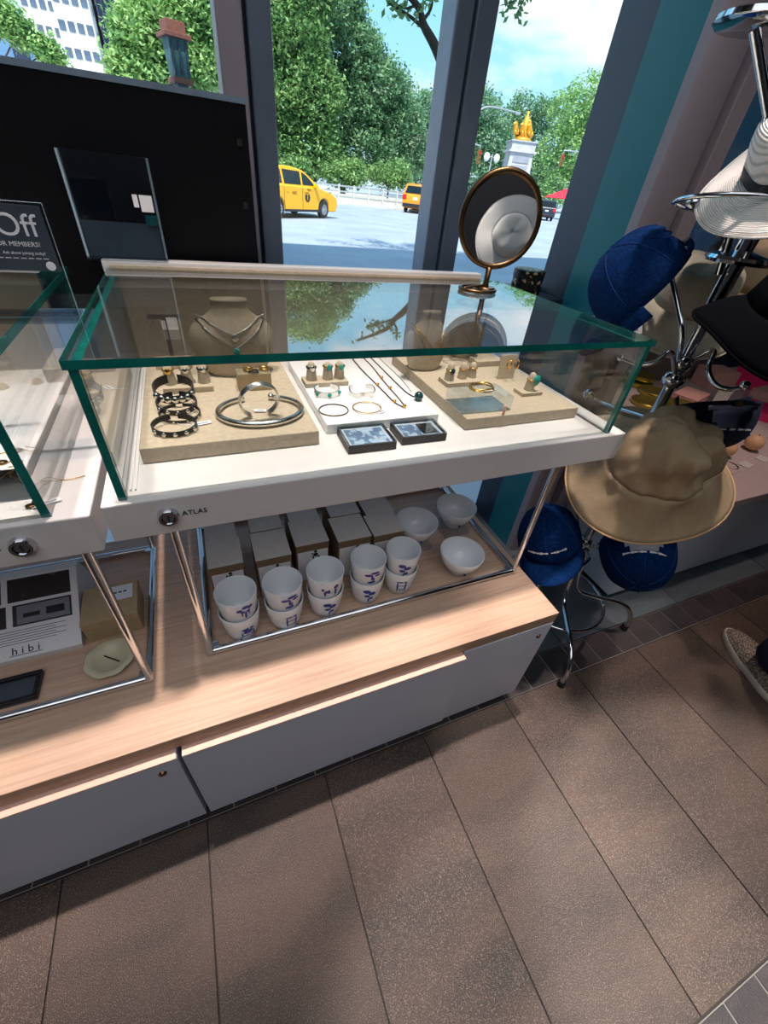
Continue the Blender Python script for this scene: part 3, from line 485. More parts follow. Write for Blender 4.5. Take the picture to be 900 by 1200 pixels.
B().box(-.024, .024, 0, .004, 0, .056).build('card', 'linen', t, bevel=.001); B().box(-.02, .02, .004, .03, 0, .003).build('foot', 'linen', t)
for x in (-.011, .011):
    o = tag(B().tube(circle((0, 0, 0), .0075, 16, 'x', sy=1.4), .0018, 8, closed=True).build('hoop_earring', 'gold', smooth=True), 'gold hoop earring fixed to the upright linen card', 'earring', 'gold hoops on the linen card'); o.location = (q.x + x, q.y + .001, P3 + .040)
q = Pz(620, 462, P3); platform((q.x, q.y + .006, P3), .058, .034, .008, [(0, 0, .040)], 'single linen ring stand near the case corner'); ring((q.x, q.y + .006, P3 + .008 + .024), .0095, 'gold', 'gold ring with large turquoise stone near the case corner', 'turquoise', .0115, .0015, face=(.75, -.6))
q = Pz(572, 430, P3); o = tag(B().box(-.04, .04, -.02, .02, 0, .014).build('riser', 'linen', bevel=.001), 'linen riser behind the earring card', 'riser'); o.location = (.69, .90, P3)
# ------------------------------------------------------------------ goods in the other case
q = board(-.50, -.232, .575, .86, .045, 'acrylic', 'thick clear acrylic slab draped with fine gold chains', 'acrylic slab', 'acrylic_slab'); LZ = DK + EP + .045
o = B().box(0, .268, 0, .285, 0, .0006).build('paper_sheet', 'white_gloss'); o.location = (-.50, .575, LZ + .0002); tag(o, 'white paper sheet on the thick clear slab', 'paper'); LZ += .001
o = tag(B().box(-.055, .055, -.05, .05, 0, .03).build('acrylic_riser', 'white_gloss', bevel=.002), 'small white riser standing on the thick clear slab', 'riser'); o.location = (-.385, .80, LZ)
def chain(pix, z, mat, r, label, pend=None):
    t = thing('fine_chain', label, 'chain', (0, 0, z)); P = [Pz(x, y, z) for x, y in pix]; B().tube(spline([(v.x, v.y, r) for v in P], 5), r, 6).build('links', mat, t, smooth=True)
    if pend: e = Pz(*pend, z); B().sphere((e.x, e.y, .002), .0055, 12, sz=.35, sx=1.3).build('charm', 'brass', t, smooth=True)
    return t
chain([(0, 532), (12, 530), (24, 527), (38, 529), (44, 526), (30, 524)], LZ, 'gold', .0007, 'fine gold chain with round charm on the paper sheet', (20, 529))
chain([(0, 546), (14, 541), (27, 540), (22, 544), (10, 548)], LZ, 'gold', .0007, 'fine gold chain with small gold bead on the paper sheet', (2, 543)); chain([(0, 562), (8, 556), (17, 551), (12, 558), (20, 562), (30, 570)], LZ, 'brass', .0007, 'fine dark gold chain nearest the slab front')
chain([(36, 574), (46, 566), (56, 560), (76, 563), (100, 558)], DK + EP, 'gold', .0007, 'fine gold chain trailing over the white case deck'); chain([(38, 590), (44, 578), (50, 570), (58, 566)], DK + EP, 'brass', .001, 'short gold chain with clasp on the white case deck', (37, 594))
tagcard(55, 590, DK + EP, 'white price tag on the deck beside the thick clear slab', .35, .032)
for px, py, lb in ((18, 485, 'linen ring cone behind the white riser'), (57, 478, 'linen ring cone standing nearest the case side')):
    q = Pz(px, py, DK); t = thing('ring_cone', lb, 'ring cone', (q.x, q.y, DK + EP)); B().lathe([(.0001, 0), (.014, 0), (.013, .02), (.010, .045), (.006, .053), (.0001, .055)], 18).build('cone', 'linen', t, smooth=True); B().lathe([(.017, 0), (.017, .003), (.0135, .004)], 18).build('foot', 'linen', t, smooth='auto')
board(-.95, -.40, .90, 1.03, .03, 'linen', 'long linen board at the back of the other glass case')
o = tag(B().box(-.018, .018, -.06, .06, 0, .05).build('riser', 'linen', bevel=.001), 'tall linen riser block beside the case side pane', 'riser'); o.location = (-.255, .975, DK + EP)
# ------------------------------------------------------------------ cups, boxes, bowls on the bench
CH = .078
prof_o = [(.0001, 0), (.027, 0), (.0305, .003), (.0345, .022), (.0378, .045), (.0405, CH - .001), (.0398, CH), (.0388, CH - .001)]
prof_i = [(.0358, .045), (.0325, .022), (.028, .007), (.0001, .006)]
cupm = B().lathe(prof_o + prof_i, 32).build('porcelain_cup', 'porcelain', smooth=True).data; bpy.data.objects.remove(bpy.data.objects['porcelain_cup'])
def cup_r(z): return np.interp(z, [0, .003, .022, .045, CH], [.027, .0305, .0345, .0378, .0405])
def decal(parent, shapes, a0, mat='navy_print'):
    shapes = [(u * 1.35, .04 + (v - .04) * 1.12, ru * 1.4, rv * 1.25) for u, v, ru, rv in shapes]
    for (u, v, ru, rv) in shapes:          # painted strokes laid on the wall of the cup
        vs = []; n = 10
        for k in range(n): q = 2 * PI * k / n; zz = v + rv * math.sin(q); a = a0 + (u + ru * math.cos(q)) / .036; r = cup_r(zz) + .0006; vs.append((r * math.cos(a), r * math.sin(a), zz))
        b = B().add(vs, [tuple(range(n))]); b.build('painted_motif', mat, parent)
FL = {'flowers': [(-.008, .056, .004, .004), (.0, .062, .0045, .004), (.007, .058, .004, .004), (-.004, .050, .003, .003), (.004, .049, .003, .003), (.0, .040, .0015, .010), (-.005, .044, .001, .006), (.005, .043, .001, .006)],
      'pot': [(0, .046, .009, .004), (0, .038, .007, .006), (-.009, .03, .0012, .008), (.009, .03, .0012, .008), (-.012, .018, .001, .007), (.012, .018, .001, .007), (0, .026, .010, .0015)],
      'bonsai': [(-.006, .056, .006, .0035), (.004, .062, .007, .0035), (.009, .054, .005, .003), (0, .048, .0018, .008), (.003, .042, .0015, .006), (0, .034, .007, .0035)],
      'stand': [(0, .052, .009, .002), (-.007, .036, .0014, .015), (.007, .036, .0014, .015), (0, .040, .007, .0012), (0, .026, .007, .0012)],
      'dog': [(0, .046, .010, .005), (.008, .056, .004, .005), (-.009, .040, .0018, .007), (.008, .038, .0018, .007), (-.012, .052, .002, .004)],
      'vine': [(-.004, .054, .006, .005), (.005, .047, .006, .005), (-.003, .039, .005, .004), (.004, .031, .004, .004), (0, .024, .0015, .006)]}
NM = [('flowers', 'pot', 'flower'), ('bonsai', 'stand', 'bonsai'), ('dog', 'vine', 'animal'), ('bonsai', 'vine', 'small tree'), ('vine', 'stand', 'vine')]
for k, (px, py) in enumerate(((285, 738), (335, 726), (381, 712), (428, 697), (466, 686))):
    p = Pz(px, py, W); a0 = math.atan2(-p.y, -p.x) + .28; up, lo, nm = NM[k]
    ends = ('leftmost', 'second', 'middle', 'fourth', 'fifth')
    where = ('nearest the tray corner post', 'second stack from the corner post', 'middle stack of five', 'stack beside the end stack', 'end stack beside the bowls')[k]
    for lev, kind in ((0, lo), (1, up)):
        o = bpy.data.objects.new('porcelain_cup', cupm); C.objects.link(o); o.location = (p.x, p.y, W + EP + lev * .052); o.rotation_euler = (0, 0, random.uniform(-.05, .05))
        tag(o, '%s white cup with blue %s motif, %s' % (('lower', 'upper')[lev], {'pot': 'pot', 'stand': 'table', 'vine': 'leaf', 'flowers': 'flower', 'bonsai': 'bonsai', 'dog': 'animal'}[kind], where), 'cup', 'stacked white cups on the bench'); decal(o, FL[kind], a0)
FIG = [(0, .052, .004, .004), (0, .042, .006, .006), (-.007, .033, .003, .005), (.006, .034, .002, .006), (.008, .046, .002, .003)]
tops = [(-.062, .008, .665, .752), (.034, .110, .660, .752), (.125, .202, .679, .770), (.222, .304, .667, .756), (.310, .390, .662, .742)]
def gift_box(x0, x1, y0, y1, h, label, fig):
    t = thing('gift_box', label, 'box', (x0, y0, W + EP), group='kraft cup boxes on the bench'); wd = x1 - x0; dp = y1 - y0
    B().box(0, wd, 0, dp, 0, h).build('carton', 'kraft', t, bevel=.0008); B().box(-.0008, wd + .0008, -.0006, dp + .0006, h, h + .0012).build('lid_sheet', 'lid_grey', t)
    B().box(.003, wd - .003, -.0012, -.0002, .002, h * .82).build('label_sleeve', 'paper', t); b = B()
    for (u, v, ru, rv) in FIG: cx = wd * .58 + u * (1 if fig % 2 else -1); cz = h * .36 + v * 1.0; b.add([(cx + ru * math.cos(2 * PI * k / 10), -.0016, cz + rv * math.sin(2 * PI * k / 10)) for k in range(10)], [tuple(range(10))])
    b.build('printed_figure', 'ink', t); return t
for k, (x0, x1, y0, y1) in enumerate(tops):
    wh = ('beside the tray corner post', 'second from the tray corner post', 'in the middle', 'behind the fourth cup stack', 'next to the white bowls')[k]
    gift_box(x0, x1, y0, y1 - .002, .119, 'front row kraft box with white label, ' + wh, k)
    gift_box(x0 + .006 * k * .5, x1 + .006 * k * .5 - .004, y1 + .006, y1 + .088, .112 + .004 * (k % 2), 'back row kraft box with grey lid, ' + wh, k + 1)
bowl_p = [(.0001, .004), (.020, .004), (.022, 0), (.025, 0), (.026, .007), (.040, .022), (.052, .044), (.0575, .066), (.0568, .0668), (.0558, .066), (.050, .044), (.038, .025), (.022, .013), (.0001, .011)]
bm_ = B().lathe(bowl_p, 40).build('bowl', 'porcelain', smooth=True).data; bpy.data.objects.remove(bpy.data.objects['bowl'])
def bowl(px, py, z, label, s=1):
    p = Pz(px, py, z); o = bpy.data.objects.new('porcelain_bowl', bm_); C.objects.link(o); o.location = (p.x, p.y, z); o.scale = (s, s, s); tag(o, label, 'bowl', 'white porcelain bowls on the bench')
    a = math.atan2(-p.y, -p.x) + .5; r = .0535; mk = B().sphere((r * math.cos(a) * .83, r * math.sin(a) * .83, .026), .0035, 8).build('blue_mark', 'navy_print', o); return p
bowl(536, 667, W + EP, 'white bowl standing directly on the wooden bench near the tray edge')
for px, py, lb in ((530, 616, 'white bowl raised on a clear block at the bench corner'), (485, 634, 'white bowl half hidden behind the kraft boxes')):
    q = bowl(px, py - 3, W + .022, lb); t = tag(B().box(-.04, .04, -.036, .036, 0, .0205).build('acrylic_block', 'acrylic', bevel=.001), 'clear acrylic block under the ' + lb.split(' ', 1)[1].replace('bowl', 'bowl', 1), 'acrylic block'); t.location = (q.x, q.y, W + EP)
# ------------------------------------------------------------------ goods under the other case
a, b_, c_, d_ = Pz(64, 668, W + .10), Pz(100, 752, W + .012), Pz(0, 779, W + .012), Pz(0, 690, W + .10)
t = thing('leaflet_stand', 'white slanted product leaflet board with four dark photographs', 'leaflet', (0, 0, W + EP)); xr = .5 * (a.x + b_.x) + .016; yt = a.y; yb = .5 * (b_.y + c_.y)
xw = .34; up = Vector((0, yt - yb, .088)); un = up.normalized(); nn = Vector((1, 0, 0)).cross(un); o0 = Vector((xr - xw, yb, .012))
def onb(u0, u1, v0, v1, h0, h1):
    f_ = lambda u, v, h: o0 + Vector((1, 0, 0)) * (u * xw) + up * v + nn * h
    return [f_(u0, v0, h0), f_(u1, v0, h0), f_(u1, v1, h0), f_(u0, v1, h0), f_(u0, v0, h1), f_(u1, v0, h1), f_(u1, v1, h1), f_(u0, v1, h1)]
wdg = B(); wdg.prism([(yb, .0), (yb, .0105), (yt, .0985), (yt + .02, .0985), (yt + .06, 0)], 'x', xr - xw, xr); wdg.build('board', 'white', t, bevel=.001)
B().hexa(onb(0, 1, 0, 1, -.0005, .0008)).build('sheet', 'paper', t)
for u0, u1, v0, v1, m in ((.66, .965, .68, .97, 'photo_dark'), (.68, .965, .38, .64, 'photo_dark'), (.33, .63, .68, .97, 'photo_dark'), (.33, .65, .38, .64, 'photo_dark'), (.02, .30, .68, .97, 'photo_dark'), (.02, .30, .38, .64, 'photo_dark')): B().hexa(onb(u0, u1, v0, v1, .0008, .0014)).build('photograph', m, t)
B().hexa(onb(.70, .955, .40, .62, .0014, .0017)).build('photograph', 'grey_ink', t); B().hexa(onb(.73, .81, .47, .52, .0017, .002)).build('photograph', 'ink', t); B().hexa(onb(.84, .93, .46, .55, .0017, .002)).build('photograph', 'ink', t)
for i in range(6): B().hexa(onb(.36, .93 - .05 * (i % 2), .325 - .03 * i, .333 - .03 * i, .0008, .0012)).build('text_line', 'grey_ink', t)
text(t, 'lettering', 'h i b i', .020, 'ink', t, axes(o0 + Vector((1, 0, 0)) * (.735 * xw) + up * .09 + nn * .0012, (1, 0, 0), un)); B().hexa(onb(.66, .81, .035, .045, .0008, .0012)).build('text_line', 'grey_ink', t)
q = Pz(106, 757, W); t = thing('kraft_box', 'square kraft cardboard box with white sticker beside the leaflet board', 'box', (q.x - .002, q.y + .008, W + EP), rz=.04)
B().box(0, .098, 0, .095, 0, .052).build('carton', 'kraft_light', t, bevel=.001); B().box(-.001, .099, -.001, .096, .038, .056).build('lid', 'kraft_light', t, bevel=.001); B().box(.045, .09, .045, .085, .056, .0565).build('sticker', 'paper', t)
for i in range(3): B().box(.055 + i * .009, .061 + i * .009, .064, .068, .0565, .0568).build('print', 'ink', t)
q = Pz(131, 775, W); t = thing('scalloped_dish', 'small cream scalloped dish holding a dark incense stick', 'dish', (q.x, q.y, W + EP))
def scal(p, a, s): k = 1 + .06 * abs(math.sin(4 * a)) * min(1, p.xy.length / .03); return Vector((p.x * k, p.y * k, p.z))
B().lathe([(.0001, .003), (.024, .003), (.026, .0045), (.028, .009), (.041, .012), (.042, .0135), (.040, .0145), (.027, .0115), (.024, .006), (.0001, .005)], 48, fn=scal).build('dish', 'cream_plate', t, smooth=True)
o = tag(B().tube([(-.012, .012, .006), (.016, -.012, .0095)], .0013, 6).build('incense_stick', 'ink'), 'dark incense match lying in the cream dish', 'incense'); o.location = (q.x, q.y, W + .0015)
a = Pz(53, 786, W); b_ = Pz(44, 823, W); t = thing('framed_tray', 'black framed shallow tray lying by the front chrome rail', 'tray', (a.x - .16, b_.y + .005, W + EP), rz=-.0); wd = .16; dp = a.y - b_.y - .008
B().box(0, wd, 0, dp, 0, .004).build('base', 'sign_dark', t)
for bx in ((0, wd, 0, .007), (0, wd, dp - .007, dp), (0, .007, .007, dp - .007), (wd - .007, wd, .007, dp - .007)): B().box(*bx, .004, .012).build('rim', 'black_leather', t, bevel=.001)
# ------------------------------------------------------------------ hat stand
SX, SY = 1.03, .62
hs = thing('hat_stand', 'chrome hat stand with bent legs beside the glass case', 'hat stand', (SX, SY, 0))
B().tube([(0, 0, .22), (0, 0, 1.10)], .0125, 16).build('pole', 'chrome', hs, smooth='auto'); B().tube([(0, 0, 1.06), (0, 0, 1.62)], .0165, 16).build('upper_pole', 'chrome', hs, smooth='auto')
lp = [(v.x, v.y) for v in spline([(.012, .345, 0), (.026, .29, 0), (.036, .205, 0), (.066, .15, 0), (.13, .136, 0), (.20, .130, 0), (.252, .108, 0), (.281, .058, 0), (.284, .014, 0)], 5)]
for a in (math.atan2(-.241, -.142), math.atan2(-.15, .243), math.atan2(.241, .142), math.atan2(.15, -.243)):
    B().tube([(r * math.cos(a), r * math.sin(a), z) for r, z in lp], .0085, 12).build('leg', 'chrome', hs, smooth='auto'); B().lathe([(.0001, 0), (.0115, 0), (.0125, .004), (.0115, .020), (.009, .024)], 14, (.284 * math.cos(a), .284 * math.sin(a), 0)).build('foot_cap', 'rubber', hs, smooth='auto')
B().tube(circle((0, 0, .118), .158, 48), .0058, 10, closed=True).build('brace_ring', 'chrome', hs, smooth=True)
for z, r in ((.30, .024), (.335, .028), (.37, .022), (.90, .026), (.94, .022)): B().lathe([(.012, z - .018), (r * .8, z - .014), (r, z), (r * .8, z + .014), (.012, z + .018)], 20).build('hub', 'chrome', hs, smooth=True)
B().lathe([(.016, 1.150), (.058, 1.140), (.062, 1.146), (.058, 1.152), (.016, 1.162)], 32).build('rest_disc', 'chrome', hs, smooth='auto'); B().sphere((0, 0, .985), .011, 12).build('clamp', 'chrome', hs, smooth=True)
def arm(pix, r, name='arm', ball=None, extra=None):
    pts = []
    for (x, y, D) in pix: P, *_ = view_frame(x, y, D); pts.append(P - Vector((SX, SY, 0)))
    pts = ([Vector(extra)] if extra else []) + pts; o = B().tube(spline(pts, 6), r, 10).build(name, 'chrome', hs, smooth='auto')
    if ball: B().sphere(pts[-1], ball, 14).build('ball_end', 'chrome', o, smooth=True)
arm([(799, 396, 1.20), (797, 372, 1.20), (789, 335, 1.22), (781, 303, 1.24)], .0055, ball=.008, extra=(-.01, 0, .93)); arm([(786, 412, 1.19), (768, 424, 1.19), (748, 427, 1.20), (728, 420, 1.22)], .0055, ball=.009, extra=(-.012, -.005, .915))
arm([(836, 410, 1.22), (830, 432, 1.18), (838, 450, 1.16), (855, 456, 1.15), (873, 452, 1.15)], .0055, ball=.010, extra=(.012, -.004, .94))
arm([(690, 655, 1.33), (672, 668, 1.28), (645, 682, 1.24), (630, 686, 1.22)], .0055, ball=.008, extra=(0, -.01, .345)); arm([(705, 640, 1.34), (725, 622, 1.34), (745, 612, 1.33), (752, 622, 1.30)], .0055, ball=.008, extra=(.01, -.01, .36))
arm([(676, 600, 1.42), (676, 570, 1.40), (677, 540, 1.36)], .005, ball=.012, extra=(-.012, 0, .35)); arm([(740, 560, 1.24), (735, 548, 1.20), (742, 538, 1.18)], .0055, ball=.012, extra=(0, -.01, .62))
arm([(705, 472, 1.35), (690, 462, 1.35)], .0055, ball=.016, extra=(-.012, .0, .80))
# upper rests around the straw hat
P, d, r_, u_ = view_frame(852, 238, 1.13); o = B().tube([P - Vector((SX, SY, 0)) + r_ * .085 * math.cos(a) - d * -.05 * math.sin(a) - u_ * .012 * math.sin(a) for a in [PI * 2 * i / 40 for i in range(40)]], .0042, 8, closed=True).build('rest_ring', 'chrome', hs, smooth=True)
P2, *_ = view_frame(812, 238, 1.13); B().sphere(P2 - Vector((SX, SY, 0)), .0125, 14).build('ball_end', 'chrome', hs, smooth=True)
P2, *_ = view_frame(890, 236, 1.15); B().sphere(P2 - Vector((SX, SY, 0)), .018, 16).build('ball_end', 'chrome', hs, smooth=True)
P, d, r_, u_ = view_frame(884, 29, 1.12); Q = P - Vector((SX, SY, 0)); B().lathe([(.0001, -.004), (.052, -.004), (.058, .001), (.056, .008), (.046, .012), (.0001, .013)], 32, Q).build('rest_disc', 'chrome', hs, smooth='auto')
a_, *_ = view_frame(884, 34, 1.115); b_, *_ = view_frame(900, 135, 1.13); o3 = Vector((SX, SY, 0)); B().tube([a_ - o3, b_ - o3, Vector((0, 0, 1.12)) + (b_ - o3) * .3 - Vector((0, 0, .3 * (b_ - o3).z))], .0075, 10).build('rest_rod', 'chrome', hs, smooth='auto')
# ------------------------------------------------------------------ hats
def hat_frame(px, py, D, up, front):      # up and front in (picture right, picture up, towards viewer)
    P, d, r, u = view_frame(px, py, D); cv = lambda t: (r * t[0] + u * t[1] - d * t[2]).normalized(); U = cv(up); Fv = cv(front); Fv = (Fv - U * Fv.dot(U)).normalized()
    return Matrix.Translation(P) @ Matrix(tuple(zip(U.cross(Fv), -Fv, U))).to_4x4()
def cap(mtx, mat, label, words=None, back_words=None, s=1.0, opening=True, brim=True):
    t = thing('cap', label, 'cap', mat=mtx); rx, ry, h = .083 * s, .096 * s, .112 * s; n, k = 48, 12; vs = []; fs = []
    for i in range(k + 1):
        f = i / k; ph = f * PI / 2
        for j in range(n):
            a = 2 * PI * j / n; seam = 1 - .012 * math.exp(-(((a % (PI / 3)) - 0) / .06) ** 2) * math.sin(ph); rr = max(.0008, math.sin(ph) ** .86) * seam * (1 + .02 * math.sin(3 * a + 5 * f) * f)
            vs.append((rx * rr * math.cos(a), ry * rr * math.sin(a), h * (math.cos(ph) ** .8)))
    for i in range(k):
        for j in range(n):
            a = 2 * PI * (j + .5) / n; back = abs(((a - PI / 2 + PI) % (2 * PI)) - PI)
            if opening and i >= 8 and (back / .62) ** 2 + ((k - i - .5) / 4.2) ** 2 < 1: continue
            fs.append((i * n + j, i * n + (j + 1) % n, (i + 1) * n + (j + 1) % n, (i + 1) * n + j))
    cr = B().add(vs, fs).build('crown', mat, t, smooth=True, solid=.002)
    for q in range(6):
        a = PI * q / 3 + PI / 6; pts = []
        for i in range(1, k + (0 if q != 1 else -4)):
            v = Vector(vs[i * n + round(a / (2 * PI) * n) % n]); pts.append(v * 1.013)
        B().tube(pts, .0011 * s, 5).build('seam', 'stitch', cr, smooth=True)
    B().sphere((0, 0, h * 1.0), .007 * s, 12, sz=.5).build('button', mat, cr, smooth=True)
    if opening: B().tube([(rx * 1.0 * math.cos(a), ry * math.sin(a), .006 * s) for a in [PI / 2 - .75 + 1.5 * i / 16 for i in range(17)]], .0055 * s, 6).build('strap', mat, t, smooth=True); B().box(-.009, .009, ry - .004, ry + .007, .0, .014).build('buckle', 'brass', t, bevel=.002)
    if brim:
        vs = []; fs = []; m = 24
        for j in range(m + 1):
            a = -PI / 2 + (j / m - .5) * 2.5; ww = math.cos((j / m - .5) * PI)
            for e in range(5):
                f = e / 4; ext = .072 * s * f * ww ** .7; x = rx * math.cos(a) * (1 + .06 * f); y = ry * math.sin(a) - ext; vs.append((x, y, .004 - .020 * s * f * ww * .4 - .030 * s * (abs(x) / rx) ** 2 * f * (.4 + .6 * f)))
        for j in range(m):
            for e in range(4): fs.append((j * 5 + e, j * 5 + e + 1, j * 5 + 6 + e, j * 5 + 5 + e))
        B().add(vs, fs).build('brim', mat, t, smooth=True, solid=.0035)
    def curved(wd, zc, side, size):
        fl_ = side > 0
        if fl_: wd = wd[::-1]
        for i, ch in enumerate(wd):
            if ch == ' ': continue
            off = (i - (len(wd) - 1) / 2) * size * .66; zl = h * zc; ph = math.acos(min(1, zc ** 1.25)); sr = math.sin(ph) ** .86
            a = (-PI / 2 if side < 0 else PI / 2) + (off / (ry * sr)) * (1 if side < 0 else 1); nx, ny = math.cos(a), math.sin(a); p = Vector((rx * sr * nx, ry * sr * ny, zl)); out = Vector((nx, ny, .35)).normalized(); xr_ = Vector((-ny, nx, 0))
            lw_ = .22 + .12 * ((i * 7) % 3); B().box(-size * .27, size * .27, -size * lw_ * .5, size * lw_ * .5, -.0005, .0006).build('embroidered_letter', 'thread', cr).matrix_local = (axes(p * 1.012 + out * .0015, xr_ * (-1 if fl_ else 1), out.cross(xr_) * (-1 if fl_ else 1)))
    if words: curved(words, .36, -1, .0115 * s)
    if back_words: curved(back_words, .60, 1, .0105 * s)
    return t
def wide_hat(mtx, mat, label, prof, amp=.0, name='sun_hat', nseg=64, edge=None, band=None, cat='hat', split=None, freq=(3, 5), crumple=False):
    t = thing(name, label, cat, mat=mtx)
    def fn(p, a, s):
        if crumple:
            rr = p.xy.length; w_ = max(0, min(1, (.17 - rr) / .09)); q_ = noise.noise(Vector((p.x * 17, p.y * 17, p.z * 17))) + .45 * (1 - 2 * abs(noise.noise(Vector((p.x * 40, p.y * 26 + 3, p.z * 40))))); r2 = 1 - abs(noise.noise(Vector(((p.x + p.y) * 20 + 5, (p.x - p.y) * 6, p.z * 8)))) * 2.6; k = amp * (.55 * q_ + .75 * r2 - .35) * w_ + .012 * math.sin(3 * a + 1) * (1 - w_); n2 = Vector((p.x, p.y, .08)).normalized(); return p + n2 * k + Vector((0, 0, .02 * p.x / .1 * w_))
        rr = p.xy.length; k = amp * (math.sin(freq[0] * a + 1.3 + 18 * p.z) * .6 + math.sin(freq[1] * a + .4 - 30 * p.z) * .4) * min(1, rr / .05); return Vector((p.x + k * .35 * math.cos(2 * a), p.y + k * .35 * math.sin(3 * a), p.z + k * (1 if rr > .1 else .8)))
    sp = split or len(prof) - 4
    B().lathe(prof[:sp + 1], nseg, fn=lambda p, a, s: fn(p, a, s)).build('crown', mat, t, smooth=True, solid=.0022, sub=1); br = B().lathe(prof[sp:], nseg, fn=lambda p, a, s: fn(p, a, s)).build('brim', mat, t, smooth=True, solid=.0022, sub=1)
    if edge: B().tube([fn(Vector((prof[-1][0] * math.cos(a), prof[-1][0] * math.sin(a), prof[-1][1])), a, 1) for a in [2 * PI * i / nseg for i in range(nseg)]], .0026, 8, closed=True).build('brim_edge', edge, br, smooth=True)
    if band: B().lathe([(r * 1.025, z) for r, z in band], nseg, fn=lambda p, a, s: fn(p, a, s)).build('hat_band', 'black', t, smooth=True)
    return t
# big khaki sun hat
wide_hat(hat_frame(774, 536, 1.20, (.36, .46, .76), (-.3, -.7, .3)), 'khaki', 'large khaki cotton sun hat with crumpled crown beside the case corner', [(r_ * 1.1, z_ * 1.15) for r_, z_ in [(.0005, .096), (.02, .097), (.04, .094), (.056, .086), (.068, .074), (.077, .058), (.085, .038), (.093, .018), (.101, -.002), (.118, -.028), (.138, -.050), (.160, -.068), (.180, -.080)]], .040, edge='khaki_edge', split=8, crumple=True)
# denim caps
cap(hat_frame(645, 637, 1.27, (-.12, .80, .62), (-.05, -.60, .78)), 'denim', 'blue denim cap with white script hanging low beside the bench', 'xxxxxxxx xxxxxx', None, 1.02)
cap(hat_frame(746, 640, 1.34, (.05, -.80, .50), (-.15, .1, -1)), 'denim', 'blue denim cap hung crown down below the khaki sun hat', None, 'xxxxxxxx xxxxxx', 1.10)
cap(hat_frame(842, 474, 1.30, (.04, -.99, .10), (-.35, .05, -.9)), 'navy', 'dark navy cap hung by its strap above the goods table', None, 'xxx xxx xx xxxxxx', .92)
cap(hat_frame(756, 338, 1.20, (-.72, .58, .30), (-.45, -.85, .05)), 'denim', 'bright denim cap hung high on the stand before the beige hats', None, None, 1.06)
P, d, r_, u_ = view_frame(745, 372, 1.24); t = thing('price_tag', 'white swing tag hanging from the high denim cap', 'price tag', mat=axes(P, r_ + u_ * .2, u_ - r_ * .1)); B().box(-.014, .014, -.038, .03, -.0004, .0004).build('card', 'paper', t); B().box(-.009, .006, -.03, -.012, .0004, .0008).build('barcode', 'grey_ink', t); B().tube([(0, .03, 0), (.006, .05, -.004)], .0006, 5).build('string', 'paper', t)
P, d, r_, u_ = view_frame(735, 612, 1.22); t = thing('price_tag', 'white swing tag on the cap below the khaki hat', 'price tag', mat=axes(P, r_ + u_ * .4, u_ - r_ * .2)); B().box(-.012, .012, -.02, .02, -.0004, .0004).build('card', 'paper', t); B().box(-.004, .004, -.006, .006, .0004, .0008).build('print', 'navy_print', t)
BUCK = [(.0005, .088), (.04, .088), (.068, .084), (.076, .076), (.082, .04), (.088, 0), (.108, -.022), (.128, -.045), (.142, -.064)]
wide_hat(hat_frame(808, 352, 1.36, (.30, .86, .40), (-.7, -.2, .5)), 'canvas', 'beige canvas bucket hat behind the high denim cap', BUCK, .006, 'bucket_hat', edge='canvas', split=5)
wide_hat(hat_frame(892, 338, 1.50, (.3, .92, .2), (.6, -.2, .5)), 'khaki', 'tan canvas bucket hat behind the chrome rest disc', BUCK, .006, 'bucket_hat', edge='canvas', split=5)
wide_hat(hat_frame(946, 184, 1.16, (-.30, .75, .50), (-.5, -.5, .5)), 'straw', 'white woven straw hat with dark band high on the stand', [(.0005, .085), (.04, .086), (.062, .080), (.072, .062), (.078, .02), (.082, 0), (.105, -.006), (.130, -.012), (.150, -.020)], .008, 'straw_hat', edge='straw', band=[(.0775, .022), (.082, .002)], split=5)
wide_hat(hat_frame(930, 378, 1.06, (.45, .80, .14), (-.7, -.3, .4)), 'black_felt', 'black felt wide brim hat hanging before the chrome pole', [(.0005, .095), (.05, .096), (.075, .088), (.084, .05), (.088, 0), (.105, -.012), (.125, -.03), (.140, -.052)], .006, 'felt_hat', edge='black_felt', split=4)
# ------------------------------------------------------------------ goods table beyond the stand
tb = thing('goods_table', 'low white fronted table with pink top behind the hat stand', 'table', (1.31, .60, 0))
B().prism([(0, 0), (2.2, 0), (2.2, 1.12), (.56, 1.12), (0, .50)], 'z', .03, .385).build('body', 'front_white', tb); B().prism([(.02, .03), (2.18, .03), (2.18, 1.1), (.57, 1.1), (.02, .5)], 'z', 0, .03).build('plinth', 'black', tb); B().prism([(-.008, -.01), (2.21, -.01), (2.21, 1.13), (.55, 1.13), (-.008, .51)], 'z', .385, W).build('top', 'bench_pink', tb, bevel=.002)
disc = B(); disc.lathe([(.0001, 0), (.078, 0), (.085, .004), (.085, .018), (.078, .023), (.070, .018), (.0001, .015)], 28); dm = disc.build('gold_tin', 'gold_green', smooth='auto').data; bpy.data.objects.remove(bpy.data.objects['gold_tin'])
for k, (px, py, lv, lb) in enumerate(((745, 450, 0, 'gold tin lid lowest of the pile seen through the case side'), (741, 444, 1, 'gold tin lid on top of the pile seen through the case side'), (758, 474, 0, 'gold tin lid beside the chrome pole on the table'), (798, 488, 0, 'lower gold tin lid beside the navy cap strap'), (795, 483, 1, 'upper gold tin lid beside the navy cap strap'), (766, 462, 0, 'gold tin lid at the far side of the chrome pole'))):
    p = Pz(px, py, W); o = bpy.data.objects.new('gold_tin', dm); C.objects.link(o); o.location = (min(p.x, 3.3), min(p.y, 1.62), W + EP + 0.0235 * lv); tag(o, lb, 'tin', 'gold tins on the goods table')
